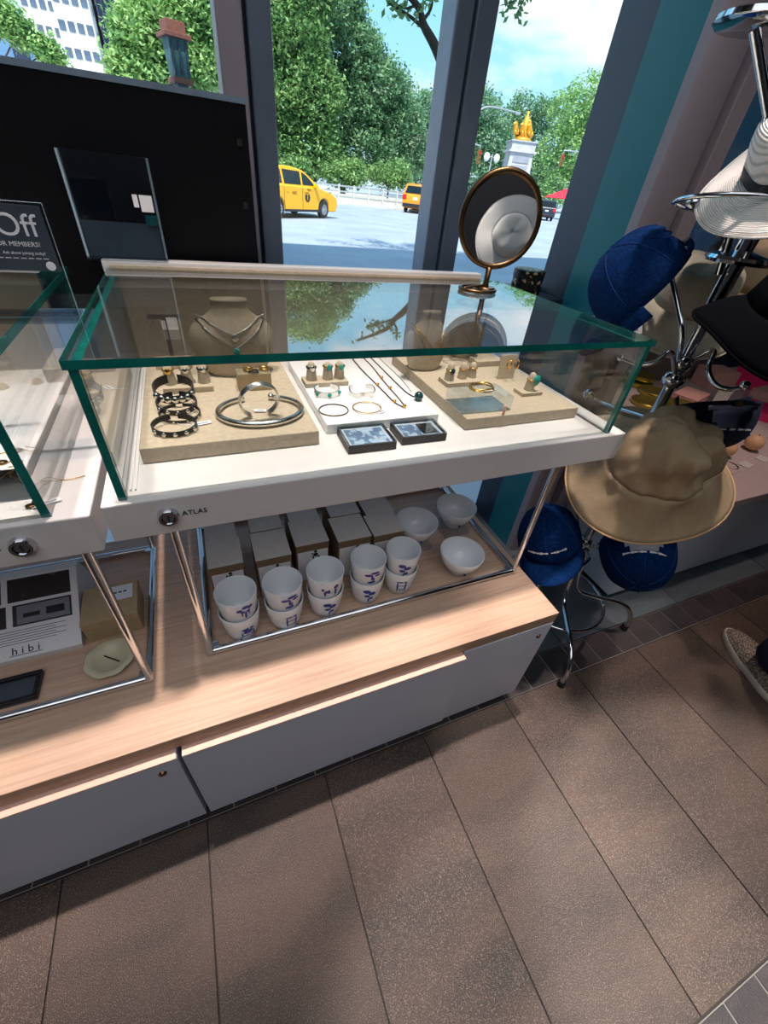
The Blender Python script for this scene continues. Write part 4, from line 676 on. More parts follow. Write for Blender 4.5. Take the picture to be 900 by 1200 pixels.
def parcel(px, py, sx, sy, h, mat, label, rz=.3, name='gift_parcel', cat='box'):
    p = Pz(px, py, W); t = thing(name, label, cat, (min(p.x, 3.25), min(p.y, 1.60), W + EP), rz=rz); B().box(-sx / 2, sx / 2, -sy / 2, sy / 2, 0, h).build('carton', mat, t, bevel=.002); B().box(-sx / 2 - .001, sx / 2 + .001, -sy / 2 - .001, sy / 2 + .001, h, h + .004).build('lid', mat, t, bevel=.001); return t
parcel(805, 472, .20, .12, .05, 'pink', 'pale pink wrapped parcel behind the gold tins'); parcel(832, 452, .18, .14, .10, 'pink', 'taller pink parcel behind the navy cap', -.2); parcel(884, 484, .22, .14, .035, 'magenta', 'bright magenta flat box at the table end', .5); parcel(880, 452, .22, .18, .13, 'magenta', 'tall magenta box behind the ball ended arm', .2); parcel(840, 476, .10, .06, .09, 'lid_grey', 'grey carton standing at the back of the goods table', .4); parcel(895, 470, .16, .12, .06, 'pink', 'pink carton leaning beside the magenta box', .1)
for k, (px, py, lb) in enumerate(((846, 534, 'round beige wooden ball nearest the navy cap'), (878, 527, 'round beige wooden ball farther from the navy cap'))):
    p = Pz(px, py, W); t = thing('wooden_ball', lb, 'ball', (p.x, p.y, W + EP)); B().sphere((0, 0, .036), .036, 24, sz=.95).build('ball', 'beige_ball', t, smooth=True); B().tube([(0, 0, .069), (0, .002, .075)], .003, 8).build('stem', 'kraft', t)
p = Pz(866, 514, W); t = thing('slipper', 'black pointed slipper lying behind the beige balls', 'slipper', (p.x, p.y + .03, W + EP), rz=-.5); B().lathe([(.0001, 0), (.034, .002), (.036, .010), (.028, .022), (.012, .028), (.0001, .029)], 28, sx=2.2).build('upper', 'black_leather', t, smooth=True); B().lathe([(.0001, 0), (.037, 0), (.037, .004), (.0001, .004)], 28, sx=2.2).build('sole', 'rubber', t)
for k, (px, py, m, lb) in enumerate(((874, 545, 'lid_grey', 'grey card lying before the nearer beige ball'), (893, 538, 'lid_grey', 'grey card lying before the farther beige ball'), (856, 552, 'bench_pink', 'pale pink card lying beside the khaki brim'))):
    p = Pz(px, py, W); o = tag(B().box(-.03, .03, -.02, .02, 0, .003).build('price_card', m), lb, 'card'); o.location = (p.x, p.y, W + EP); o.rotation_euler = (0, 0, .2)
p = Pz(861, 552, W); o = tag(B().tube(circle((0, 0, .002), .035, 32), .0018, 8, closed=True).build('bangle', 'brass', smooth=True), 'thin brass bangle on the goods table beside the khaki brim', 'bangle'); o.location = (p.x + .02, p.y + .04, W + EP)
# objects on the dark window ledge
for k, (x, m, lb) in enumerate(((2.55, 'silver', 'silvery wrapped bundle on the dark bay window ledge'), (2.85, 'pink', 'pinkish wrapped bundle on the dark bay window ledge'))):
    t = thing('wrapped_bundle', lb, 'bundle', (x, 1.66, W + EP)); B().box(-.10, .10, -.05, .05, 0, .50).build('stand', 'linen_dark', t); B().lathe([(.0001, .5), (.07, .5), (.09, .56), (.07, .64), (.03, .70), (.05, .74), (.0001, .745)], 20, fn=lambda p_, a, s: Vector((p_.x * (1 + .15 * math.sin(5 * a)), p_.y, p_.z))).build('wrap', m, t, smooth=True)
# spare straw hat on a plain rest behind the viewer, seen in the mirror
HM = Vector(mt.location) + MC; n_ = (mm_.to_3x3() @ Vector((0, 0, 1))).normalized(); dv = ray(610, 290).normalized(); rf = dv - n_ * (2 * dv.dot(n_)); hp = HM + rf * 1.5
t = thing('hat_post', 'plain chrome post carrying the straw hat reflected in the mirror', 'hat stand', (hp.x, hp.y, 0)); B().tube([(0, 0, .01), (0, 0, hp.z - .03)], .010, 12).build('pole', 'chrome', t); B().lathe([(.0001, .012), (.12, .012), (.13, .004), (.13, 0)], 28).build('base', 'chrome', t, smooth='auto'); B().sphere((0, 0, hp.z - .025), .022, 12).build('knob', 'chrome', t, smooth=True)
tf = (-rf + Vector((0, 0, .25))).normalized(); sdv = tf.cross(Vector((0, 0, 1))).normalized()
wide_hat(Matrix.Translation(hp) @ Matrix(tuple(zip(sdv, tf.cross(sdv), tf))).to_4x4(), 'straw', 'white straw hat on the plain post, reflected in the mirror', [(r_ * 1.22, z_) for r_, z_ in [(.0005, .06), (.04, .061), (.062, .055), (.072, .04), (.078, .015), (.082, 0), (.105, -.006), (.130, -.012), (.150, -.020)]], .006, 'straw_hat', edge='straw', split=5)
# ------------------------------------------------------------------ the visitor
pv = thing('person', 'person in navy trousers and speckled slip-on shoes by the goods table', 'person', (1.655, .108, 0), rz=-.46)
def skinned(name, verts, edges, radii, mat, sub=1):
    me = bpy.data.meshes.new(name); me.from_pydata(verts, edges, []); o = bpy.data.objects.new(name, me); C.objects.link(o); bpy.context.view_layer.objects.active = o
    o.modifiers.new('skin', 'SKIN')
    if not me.skin_vertices: bm = bmesh.new(); bm.from_mesh(me); bm.verts.layers.skin.verify(); bm.to_mesh(me); bm.free()
    for i, r in enumerate(radii): sv = me.skin_vertices[0].data[i]; sv.radius = r if hasattr(r, '__len__') else (r, r); sv.use_root = (i == 0)
    sb = o.modifiers.new('sub', 'SUBSURF'); sb.levels = sb.render_levels = sub; dg = bpy.context.evaluated_depsgraph_get(); m2 = bpy.data.meshes.new_from_object(o.evaluated_get(dg)); o.modifiers.clear(); o.data = m2
    m2.materials.clear(); m2.materials.append(MATS[mat]); m2.polygons.foreach_set('use_smooth', [True] * len(m2.polygons)); o.parent = pv; return o
V = [(0, 0, .92), (0, .0, 1.10), (0, -.01, 1.30), (0, -.01, 1.42), (0, 0, 1.50), (0, .02, 1.58), (0, .03, 1.68), (.09, 0, .88), (.10, .01, .50), (.10, -.03, .09), (-.09, 0, .88), (-.10, .01, .50), (-.10, -.03, .09), (.17, -.01, 1.38), (.24, .02, 1.12), (.22, .18, .98), (.21, .26, .96), (-.17, -.01, 1.38), (-.24, .02, 1.12), (-.22, .14, .92), (-.215, .2, .87)]
Eg = [(0, 1), (1, 2), (2, 3), (3, 4), (4, 5), (5, 6), (0, 7), (7, 8), (8, 9), (0, 10), (10, 11), (11, 12), (3, 13), (13, 14), (14, 15), (15, 16), (3, 17), (17, 18), (18, 19), (19, 20)]
skinned('body', V, Eg, [(.13, .10), (.12, .09), (.14, .10), (.10, .08), .055, .075, .085, .08, .05, .032, .08, .05, .032, .05, .038, .028, .03, .05, .038, .028, .03], 'skin')
skinned('trousers', [(0, 0, .95), (0, 0, 1.02), (.09, 0, .86), (.10, .01, .50), (.10, .0, .15), (.10, .012, .06), (-.09, 0, .86), (-.10, .01, .50), (-.10, .0, .15), (-.10, .012, .06)], [(0, 1), (0, 2), (2, 3), (3, 4), (4, 5), (0, 6), (6, 7), (7, 8), (8, 9)], [(.155, .12), (.145, .11), .098, .078, .072, .078, .098, .078, .072, .078], 'trousers')
skinned('shirt', [(0, 0, 1.0), (0, 0, 1.15), (0, -.01, 1.32), (0, -.01, 1.43), (.17, -.01, 1.39), (.24, .02, 1.13), (.225, .14, 1.02), (-.17, -.01, 1.39), (-.24, .02, 1.13), (-.225, .11, .96)], [(0, 1), (1, 2), (2, 3), (3, 4), (4, 5), (5, 6), (3, 7), (7, 8), (8, 9)], [(.16, .12), (.15, .11), (.16, .115), (.11, .09), .065, .055, .045, .065, .055, .045], 'shirt')
for sx_ in (1, -1):   # hands: palm, four fingers, thumb
    hb = Vector((.21, .27, .96)) if sx_ > 0 else Vector((-.215, .21, .865)); hv = [tuple(hb), tuple(hb + Vector((0, .06, -.01)))]; he = [(0, 1)]; hr = [(.030, .02), (.036, .016)]
    for i in range(4): b0 = hb + Vector((-.028 + .0185 * i, .08, -.012)); k = len(hv); ln = (.026, .030, .028, .022)[i]; hv += [tuple(b0), tuple(b0 + Vector((0, ln, -.006))), tuple(b0 + Vector((0, ln * 1.7, -.022)))]; he += [(1, k), (k, k + 1), (k + 1, k + 2)]; hr += [.0095, .0085, .0075]
    k = len(hv); hv += [tuple(hb + Vector((-.04 * sx_, .03, -.008))), tuple(hb + Vector((-.055 * sx_, .06, -.018)))]; he += [(0, k), (k, k + 1)]; hr += [.011, .009]; skinned('hand', hv, he, hr, 'skin')
hd = B(); hd.sphere((0, .03, 1.645), .098, 28, sx=.80, sy=.98, sz=1.18); hd.build('head', 'skin', pv, smooth=True); hr_ = B(); hr_.sphere((0, .012, 1.675), .106, 28, sx=.82, sy=.95, sz=1.08); hr_.build('hair', 'hair', pv, smooth=True)
B().sphere((0, .128, 1.635), .014, 12, sx=.8, sz=1.6).build('nose', 'skin', pv, smooth=True); B().sphere((0, .117, 1.594), .018, 12, sx=1.2, sy=.4, sz=.35).build('mouth', 'pink', pv, smooth=True)
for s_ in (1, -1): B().sphere((.030 * s_, .113, 1.655), .011, 12, sy=.6).build('eye', 'ink', pv, smooth=True); B().sphere((.080 * s_, .03, 1.64), .022, 12, sx=.4, sz=1.4).build('ear', 'skin', pv, smooth=True)
def shoe(x):
    o = bpy.data.objects.new('shoe', None); C.objects.link(o); o.parent = pv; o.location = (x, 0, 0)
    out = []
    for i in range(36):
        a = 2 * PI * i / 36; y = math.sin(a); ww = .047 if y > 0 else .038; xx = math.cos(a); w_ = ww * (abs(xx) ** .75) * (1 if xx > 0 else -1); yy = .145 * (abs(y) ** .85) * (1 if y > 0 else -1); out.append((w_ + .004 * y, yy + .055))
    def layer(z, s, ys=1): return [(px_ * s, (py_ - .055) * s * ys + .055, z) for px_, py_ in out]
    lv = [layer(0, .97), layer(.004, 1.0), layer(.024, 1.0), layer(.026, .985)]; n = 36; vs = sum(lv, []); fs = [(i * n + j, i * n + (j + 1) % n, (i + 1) * n + (j + 1) % n, (i + 1) * n + j) for i in range(3) for j in range(n)] + [tuple(range(n))[::-1], tuple(range(3 * n, 4 * n))]
    B().add(vs, fs).build('sole', 'sole', o, smooth='auto'); prs = []
    for z, s, zt_ in ((.026, .965, 0), (.036, .95, .3), (.05, .86, .7), (.064, .66, 1), (.07, .40, 1), (.072, .02, 1)):
        prs.append([(px_ * s, (py_ - .055) * s + .055 - zt_ * .022, z + max(0, (.03 - py_)) * .28 * zt_) for px_, py_ in out])
    vs = sum(prs, []); B().add(vs, [(i * n + j, i * n + (j + 1) % n, (i + 1) * n + (j + 1) % n, (i + 1) * n + j) for i in range(5) for j in range(n)]).build('upper', 'shoe_fabric', o, smooth=True)
    B().tube([(-.018, .062, .078), (0, .060, .083), (.018, .062, .078)], .003, 6).build('lace', 'lace', o, smooth=True)
shoe(-.10); shoe(.10)
# ------------------------------------------------------------------ the street outside
GZ = -.35
struct(B().box(-120, 220, 4.6, 37, GZ - .3, GZ).build('ground_road', 'asphalt')); struct(B().box(-120, 220, 2.2, 4.6, GZ - .3, GZ + .14).build('ground_pavement', 'pavement')); struct(B().box(-60, 60, 1.41, 2.2, GZ - .3, GZ + .14).build('ground_frontage', 'pavement'))
struct(B().box(-120, 26, 37, 260, GZ - .3, GZ + .12).build('ground_park', 'kerb')); struct(B().box(26, 320, 37, 300, GZ - .3, GZ - .002).build('ground_circle', 'asphalt'))
cu = Vector((Py(384, 252, 36.8).x, 0, 0))
# park fence
fn_ = thing('park_fence', 'low pale rail fence along the far kerb before the trees', 'fence', (6, 39, GZ + .12))
for i in range(17): B().box(-4 + i * 1.25, -3.9 + i * 1.25, -.05, .05, 0, 1.05).build('post', 'kerb', fn_)
for z in (.25, .58, .92): B().box(-4, 16.1, -.03, .03, z, z + .10).build('rail', 'pole_grey', fn_)
kb = tag(B().box(-30, 20, 0, .5, 0, .45).build('kerb_wall', 'kerb'), 'low stone kerb wall behind the rail fence', 'wall'); kb.location = (2, 40.2, GZ + .12)
# trees
def tree(name, label, Y, blobs, mat, n, leaf_s, trunk_px, tr=.28, group='trees beyond the road', up=.5, flat=.8):
    bx = Py(trunk_px, 215, Y).x; gz = GZ + .12; t = thing(name, label, 'tree', (bx, Y, gz), group=group); org = Vector((bx, Y, gz)); cs = []
    for (cx, cy, rx, ry) in blobs:
        c = Py(cx, cy, Y); a = (Py(cx + rx, cy, Y) - c).length; b = (Py(cx, cy - ry, Y) - c).length; cs.append((c - org, a, min(a, 4.5) * flat, b))
    top = max(c.z + b * .2 for c, a, d, b in cs); B().tube([(0, 0, 0), (.05, 0, top * .35), (0, .1, top * .7), (.1, 0, top)], [tr, tr * .8, tr * .55, tr * .2], 8).build('trunk', 'bark', t, smooth=True)
    for c, a, d, b in cs[:4]: B().tube([(0, .05, top * .4), tuple(c * .55 + Vector((0, 0, top * .2))), tuple(c)], [tr * .4, tr * .25, tr * .08], 6).build('branch', 'bark', t, smooth=True)
    ws = np.array([a * b for c, a, d, b in cs]); ws = ws / ws.sum(); vs = []; fs = []
    for (c, a, d, b), wgt in zip(cs, ws):
        m = int(n * wgt); ncl = max(6, m // 22); u = rng.normal(size=(ncl, 3)); u /= np.linalg.norm(u, axis=1)[:, None]; rad = rng.uniform(.55, 1.0, (ncl, 1)) ** .6; cl_ = u * rad * np.array([a, d, b]) + np.array(c)
        idx = rng.integers(0, ncl, m); P = cl_[idx] + rng.normal(size=(m, 3)) * leaf_s * 1.7; q = rng.normal(size=(m, 3)); q[:, 2] = np.abs(q[:, 2]) + up; q /= np.linalg.norm(q, axis=1)[:, None]
        e1 = np.cross(q, rng.normal(size=(m, 3))); e1 /= np.linalg.norm(e1, axis=1)[:, None]; e2 = np.cross(q, e1); s = rng.uniform(.6, 1.2, (m, 1)) * leaf_s; k0 = len(vs)
        allv = np.stack([P - e1 * s, P - e2 * s * .5, P + e1 * s, P + e2 * s * .5], 1).reshape(-1, 3); vs += allv.tolist(); fs += [(k0 + 4 * i, k0 + 4 * i + 1, k0 + 4 * i + 2, k0 + 4 * i + 3) for i in range(m)]
    me = bpy.data.meshes.new('foliage'); me.from_pydata(vs, [], fs); me.materials.append(MATS[mat]); o = bpy.data.objects.new('foliage', me); C.objects.link(o); o.parent = t; o['kind'] = 'stuff'; return t
tree('plane_tree', 'bright broadleaf tree behind the verdigris pillar', 30, [(165, 50, 28, 36), (200, 20, 36, 40), (225, 70, 34, 36), (170, 90, 34, 22), (148, 82, 16, 18), (240, 20, 36, 46)], 'leaf_light', 42000, .14, 200)
tree('plane_tree', 'large dense green tree directly behind the yellow taxi', 46, [(335, 40, 48, 55), (320, 110, 40, 50), (355, 110, 45, 55), (300, 30, 40, 60), (345, -40, 60, 60), (365, 170, 35, 35), (320, 180, 35, 28)], 'leaf_mid', 52000, .19, 368)
tree('plane_tree', 'tall spreading tree with pale leaves between the two taxis', 50, [(405, 60, 40, 50), (435, 110, 45, 50), (400, 130, 45, 45), (460, 150, 35, 40), (425, 175, 48, 30), (395, 10, 32, 40), (475, 180, 25, 28)], 'leaf_dark', 56000, .19, 402)
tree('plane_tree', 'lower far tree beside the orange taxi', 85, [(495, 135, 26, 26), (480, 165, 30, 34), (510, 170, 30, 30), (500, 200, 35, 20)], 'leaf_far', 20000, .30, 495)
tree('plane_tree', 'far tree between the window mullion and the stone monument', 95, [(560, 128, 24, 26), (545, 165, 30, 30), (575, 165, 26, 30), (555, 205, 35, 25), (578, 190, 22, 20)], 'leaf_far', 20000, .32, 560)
tree('plane_tree', 'dark tree directly behind the stone monument', 105, [(620, 135, 26, 26), (600, 160, 26, 30), (640, 160, 30, 40), (610, 210, 40, 34), (650, 205, 30, 30)], 'leaf_dark', 24000, .34, 612)
tree('plane_tree', 'tall light tree between the stone monument and the teal jamb', 88, [(672, 135, 28, 34), (695, 120, 30, 35), (665, 180, 34, 34), (690, 175, 34, 40), (715, 150, 40, 50), (670, 220, 34, 24)], 'leaf_light', 24000, .30, 680)
tree('plane_tree', 'small bright tree before the blue glass block', 60, [(6, 22, 12, 14), (22, 36, 12, 10), (54, 60, 10, 8), (62, 66, 9, 6)], 'leaf_light', 7000, .22, 20)
for k, (px, py, Y, rx, ry, lb) in enumerate(((340, 206, 43, 24, 12, 'low shrub behind the taxi bonnet'), (400, 204, 44, 30, 12, 'wide low shrub behind the rail fence'), (455, 206, 45, 26, 12, 'low shrub near the orange taxi'))):
    tree('shrub', lb, Y, [(px, py, rx, ry), (px + 10, py - 4, rx * .6, ry)], 'leaf_mid', 5000, .15, px, .08, 'shrubs beyond the road')
# street tree near the shop
t = thing('street_tree', 'dark barked street tree with overhanging branches near the shop window', 'tree', (4.93, 9, GZ + .1)); B().tube([(0, 0, 0), (.03, 0, 2), (0, .05, 4.2), (.1, 0, 8.4)], [.2, .16, .14, .08], 10).build('trunk', 'bark', t, smooth=True)
vs = []; fs = []
for k in range(26):
    a = rng.uniform(0, 2 * PI); z0 = rng.uniform(5.0, 8.0); ln = rng.uniform(1.6, 3.4); d = Vector((math.cos(a), math.sin(a), rng.uniform(-.05, .5))); pts = [Vector((0, 0, z0)) + d * ln * s + Vector((rng.normal() * .12, rng.normal() * .12, -.2 * s * s * ln * .4)) for s in (0, .3, .6, .85, 1)]
    B().tube(spline(pts, 3), [.05 - .045 * i / 12 for i in range(13)], 6).build('branch', 'bark', t, smooth=True)
    for q in range(150):
        s = rng.uniform(.35, 1.05); i = min(3, int(s * 4)); P = pts[i].lerp(pts[i + 1], s * 4 - i if s < 1 else 1) + Vector(rng.normal(size=3) * .20); e = Vector(rng.normal(size=3)).normalized() * .075; f = e.cross(Vector(rng.normal(size=3))).normalized() * .04; k0 = len(vs); vs += [P - e, P - f, P + e, P + f]; fs.append((k0, k0 + 1, k0 + 2, k0 + 3))
og = Vector((4.93, 9, GZ + .1))
for pix, r0 in (([(519, 75), (508, 50), (497, 30), (490, 8), (470, -14), (440, -40)], .085), ([(500, 36), (484, 22), (470, 12), (455, 4)], .03), ([(495, 25), (505, 10), (508, -10)], .03), ([(488, 6), (474, 10), (462, 2)], .02), ([(640, -60), (622, -20), (612, 4), (606, 14)], .02), ([(615, -6), (600, 2), (592, 6)], .015)):
    pts = [Py(x, y, 9) - og for x, y in pix]; n_ = len(pts); sp_ = spline(pts, 4); B().tube(sp_, [r0 * (1 - .75 * i / len(sp_)) for i in range(len(sp_))], 7).build('branch', 'bark', t, smooth=True)
    for q in range(26):
        P = sp_[rng.integers(len(sp_) // 2, len(sp_))] + Vector(rng.normal(size=3) * .07); e = Vector(rng.normal(size=3)).normalized() * .06; f = e.cross(Vector(rng.normal(size=3))).normalized() * .032; k0 = len(vs); vs += [P - e, P - f, P + e, P + f]; fs.append((k0, k0 + 1, k0 + 2, k0 + 3))
o = B().add(vs, fs).build('foliage', 'leaf_mid', t); o['kind'] = 'stuff'
# vehicles
def vehicle(name, label, ra, fa, col, group=None, wheelbase=3.06, taxi=False, hs_=1.0, cat='car'):
    ra, fa = Vector(ra), Vector(fa); d = fa - ra; rz = math.atan2(d.y, d.x); sd_ = Vector((-d.y, d.x, 0)).normalized() * (.92 if taxi else 0); ra = ra + sd_; t = thing(name, label, cat, (ra.x, ra.y, GZ), rz=rz, group=group)
    arch = lambda cx: [(cx + .41 * math.cos(a), .33 + .41 * math.sin(a)) for a in [PI * 1.06 - PI * 1.12 * i / 10 for i in range(11)]]
    low = [(-1.05, .36)] + arch(0) + arch(3.06) + [(3.98, .26), (4.08, .42), (4.10, .62), (4.0, .80), (3.72, .92), (3.2, 1.02), (2.78, 1.10), (1.0, 1.14), (-.98, 1.16), (-1.08, 1.0), (-1.10, .6)]
    low = [(x, z * hs_ if z > .5 else z) for x, z in low]; zb = 1.10 * hs_; zr = 1.74 * hs_
    bd = B(); bd.prism(low, 'y', -.96, .96); bd.build('body', col, t, bevel=.05, smooth='auto'); B().box(-.7, 3.7, -.86, .86, .3, .98).build('underbody', 'plastic_dark', t)
    gh = [(2.80, 1.09), (2.2, 1.44), (1.72, 1.66), (1.0, 1.74), (-.3, 1.73), (-.82, 1.66), (-1.02, 1.10)]; gh = [(x, z * hs_) for x, z in gh]; hw = lambda z: .94 - .17 * (z - zb) / (zr - zb)
    vs = [(x, -hw(z), z) for x, z in gh] + [(x, hw(z), z) for x, z in gh]; n = len(gh); B().add(vs, [tuple(range(n)), tuple(range(n, 2 * n))[::-1]] + [(i, (i + 1) % n, (i + 1) % n + n, i + n) for i in range(n)]).build('cabin', col, t, smooth='auto', bevel=.03)
    wins = [[(2.42, 1.17), (1.92, 1.50), (1.62, 1.60), (1.58, 1.17)], [(1.48, 1.17), (1.50, 1.61), (.42, 1.63), (.42, 1.17)], [(.30, 1.18), (.30, 1.62), (-.62, 1.58), (-.80, 1.20)]]
    for sd in (-1, 1):
        for wq in wins: B().add([(x, sd * (hw(z * hs_) + .008), z * hs_) for x, z in wq], [tuple(range(len(wq)))]).build('side_window', 'car_black_glass', t)
        for dx in (1.53, .36): B().box(dx - .008, dx + .008, sd * .962 - .003, sd * .962 + .003, .35, 1.08 * hs_).build('door_seam', 'plastic_dark', t)
        for dx in (1.62, .46): B().box(dx, dx + .16, sd * .968 - .012, sd * .968 + .012, .93 * hs_, .965 * hs_).build('door_handle', col, t)
        B().box(2.28, 2.42, sd * 1.03 - .09, sd * 1.03 + .09, 1.10 * hs_, 1.24 * hs_).build('wing_mirror', col, t, bevel=.02); B().box(3.6, 3.98, sd * .78 - .16, sd * .78 + .165, .74 * hs_, .86 * hs_).build('headlamp', 'lamp_white', t, bevel=.02)
        B().box(-1.115, -1.0, sd * .80 - .14, sd * .80 + .155, .78 * hs_, 1.08 * hs_).build('tail_lamp', 'lamp_red', t, bevel=.02); B().box(.35, 2.7, sd * .962 - .012, sd * .962 + .012, .24, .33).build('sill_trim', 'plastic_dark', t)
        for wx in (0, wheelbase):
            wh = B(); wh.lathe([(.21, -.10), (.31, -.10), (.335, -.07), (.335, .07), (.31, .10), (.21, .10), (.21, -.10)], 28); wo_ = wh.build('wheel', 'tyre', t, smooth='auto'); wo_.matrix_local = Matrix.Translation((wx, sd * .86, .335)) @ Matrix.Rotation(-sd * PI / 2, 4, 'X')
            rm = B(); rm.lathe([(.215, .075), (.20, .095), (.18, .08), (.17, .03)], 28); rm.lathe([(.0001, .085), (.05, .085), (.06, .05)], 14)
            for i in range(10): a = 2 * PI * i / 10; c_, s_ = math.cos(a), math.sin(a); rm.hexa([(c_ * .03 - s_ * .014, s_ * .03 + c_ * .014, .04), (c_ * .03 + s_ * .014, s_ * .03 - c_ * .014, .04), (c_ * .2 + s_ * .018, s_ * .2 - c_ * .018, .05), (c_ * .2 - s_ * .018, s_ * .2 + c_ * .018, .05), (c_ * .03 - s_ * .014, s_ * .03 + c_ * .014, .08), (c_ * .03 + s_ * .014, s_ * .03 - c_ * .014, .08), (c_ * .2 + s_ * .018, s_ * .2 - c_ * .018, .085), (c_ * .2 - s_ * .018, s_ * .2 + c_ * .018, .085)])
            rm.build('rim', 'rim', wo_, smooth='auto')
    B().add([(2.80 - .03, y, 1.13 * hs_) if k < 2 else (1.76, y, 1.655 * hs_) for k, y in enumerate((-.84, .84, .72, -.72))], [(0, 1, 2, 3)]).build('windscreen', 'car_black_glass', t).location = (.02, 0, .02)
    B().add([(-1.02, -.8, 1.18 * hs_), (-1.02, .8, 1.18 * hs_), (-.86, .68, 1.60 * hs_), (-.86, -.68, 1.60 * hs_)], [(0, 1, 2, 3)]).build('rear_window', 'car_black_glass', t).location = (-.012, 0, 0)
    B().box(-1.13, -1.08, -.9, .9, .36, .58).build('rear_bumper', 'plastic_dark', t, bevel=.02); B().box(-1.125, -1.09, -.17, .17, .80, .94).build('number_plate', 'paper', t); B().box(4.06, 4.12, -.7, .7, .38, .56).build('grille', 'plastic_dark', t, bevel=.02)
    if taxi:
        RXm = Matrix.Rotation(PI / 2, 4, 'X'); c = B(); c.lathe([(.0001, .004), (.17, .004), (.17, 0)], 28); q = c.build('roundel', 'plastic_dark', t); q.matrix_local = Matrix.Translation((1.85, -.965, .76)) @ RXm
        text(t, 'lettering', 'T', .34, col, t, Matrix.Translation((1.85, -.973, .76)) @ RXm, .002); text(t, 'lettering', 'NYC', .15, 'plastic_dark', t, Matrix.Translation((1.0, -.968, .88)) @ RXm, .002); text(t, 'lettering', 'TAXI', .12, 'plastic_dark', t, Matrix.Translation((1.95, -.968, 1.02)) @ RXm, .002)
    return t
M('car_black_glass', (22, 28, 30), .08, var=.1, scale=2)
vehicle('taxi_van', 'yellow taxi minivan driving past the trees', Pz(327, 256, GZ), Pz(386, 256, GZ), 'taxi', taxi=True)
a = Pz(488, 250, GZ); vehicle('taxi', 'orange taxi seen from behind beside the window mullion', a, a + Vector((.75, 1, 0)), 'taxi_orange', hs_=1.0)
a = Pz(636, 258, GZ); vehicle('suv', 'dark blue car seen from behind before the red canopy', a, a + Vector((.62, 1, 0)), 'suv', hs_=1.04); a = Pz(622, 254, GZ) + Vector((.5, 6, 0)); vehicle('taxi', 'yellow taxi half hidden behind the oval mirror', a, a + Vector((.62, 1, 0)), 'taxi')
# red canopy
p = Py(663, 246, 52); t = thing('red_canopy', 'red market canopy beyond the dark blue car', 'canopy', (p.x, 52, GZ))
for x in (-2, 2):
    for y in (-2, 2): B().tube([(x, y, 0), (x, y, 2.2)], .05, 6).build('leg', 'pole_grey', t)
B().add([(-2.2, -2.2, 2.1), (2.2, -2.2, 2.1), (2.2, 2.2, 2.1), (-2.2, 2.2, 2.1), (0, 0, 3.4)], [(0, 1, 4), (1, 2, 4), (2, 3, 4), (3, 0, 4)]).build('cloth_roof', 'red_cloth', t, solid=.03); B().box(-2.2, 2.2, -2.22, -2.18, 1.75, 2.12).build('valance', 'red_cloth', t)
# monument
p = Py(604, 200, 75); zt_ = Py(605, 165, 75).z - GZ; wS = (Py(622, 195, 75) - Py(587, 195, 75)).length * .62
t = thing('stone_monument', 'tall grey stone pillar topped by gilded figures behind the mirror', 'monument', (p.x, 75, GZ), rz=-.38); h0 = zt_
B().box(-wS * 1.3, wS * 1.3, -wS * 1.3, wS * 1.3, 0, h0 * .22).build('plinth', 'stone', t); v = []
for z, s in ((h0 * .22, .56), (h0 * .84, .50)): v += [(-wS * s, -wS * s, z), (wS * s, -wS * s, z), (wS * s, wS * s, z), (-wS * s, wS * s, z)]
B().hexa(v).build('shaft', 'stone', t); B().box(-wS * .60, wS * .60, -wS * .60, wS * .60, h0 * .84, h0 * .87).build('cornice', 'stone', t); B().box(-wS * .52, wS * .52, -wS * .52, wS * .52, h0 * .87, h0 * .985).build('cap_block', 'stone', t); B().box(-wS * .58, wS * .58, -wS * .58, wS * .58, h0 * .985, h0).build('cornice', 'stone', t)
for z0, z1 in ((.58, .66), (.70, .79)): B().box(-wS * .36, wS * .36, -wS * .545, -wS * .50, h0 * z0, h0 * z1).build('inscription_panel', 'stone_dark', t)
gs = wS * .5; gp = thing('gilded_figures', 'gilded sculpture group standing on the stone pillar', 'sculpture', (p.x, 75, GZ + h0 + .02), rz=-.38)
B().lathe([(.0001, 0), (gs * .85, 0), (gs * .7, gs * .22), (gs * .4, gs * .35), (.0001, gs * .35)], 20).build('rocky_base', 'gilt', gp, smooth=True)
B().tube([(0, 0, gs * .3), (0, 0, gs * 1.0), (0, 0, gs * 1.5), (0, 0, gs * 1.72), (0, 0, gs * 1.9)], [gs * .40, gs * .30, gs * .24, gs * .10, gs * .13], 12).build('standing_figure', 'gilt', gp, smooth=True); B().tube([(0, 0, gs * 1.45), (gs * .3, -gs * .1, gs * 1.3), (gs * .42, -gs * .2, gs * 1.0)], [gs * .12, gs * .09, gs * .06], 8).build('arm', 'gilt', gp, smooth=True)
for s in (-1, 0, 1):
    bx = s * gs * .62 - gs * .15; B().tube([(bx + gs * .30, gs * .3, gs * .45), (bx + gs * .05, 0, gs * .62), (bx - gs * .15, -gs * .3, gs * .80), (bx - gs * .2, -gs * .45, gs * 1.10), (bx - gs * .42, -gs * .6, gs * .98)], [gs * .20, gs * .27, gs * .24, gs * .13, gs * .08], 10).build('animal_figure', 'gilt', gp, smooth=True)
    for e in (-1, 1): B().tube([(bx + e * gs * .1, -gs * .3, gs * .7), (bx + e * gs * .12, -gs * .6, gs * .6), (bx + e * gs * .12, -gs * .6, gs * .35)], gs * .05, 6).build('foreleg', 'gilt', gp, smooth=True)
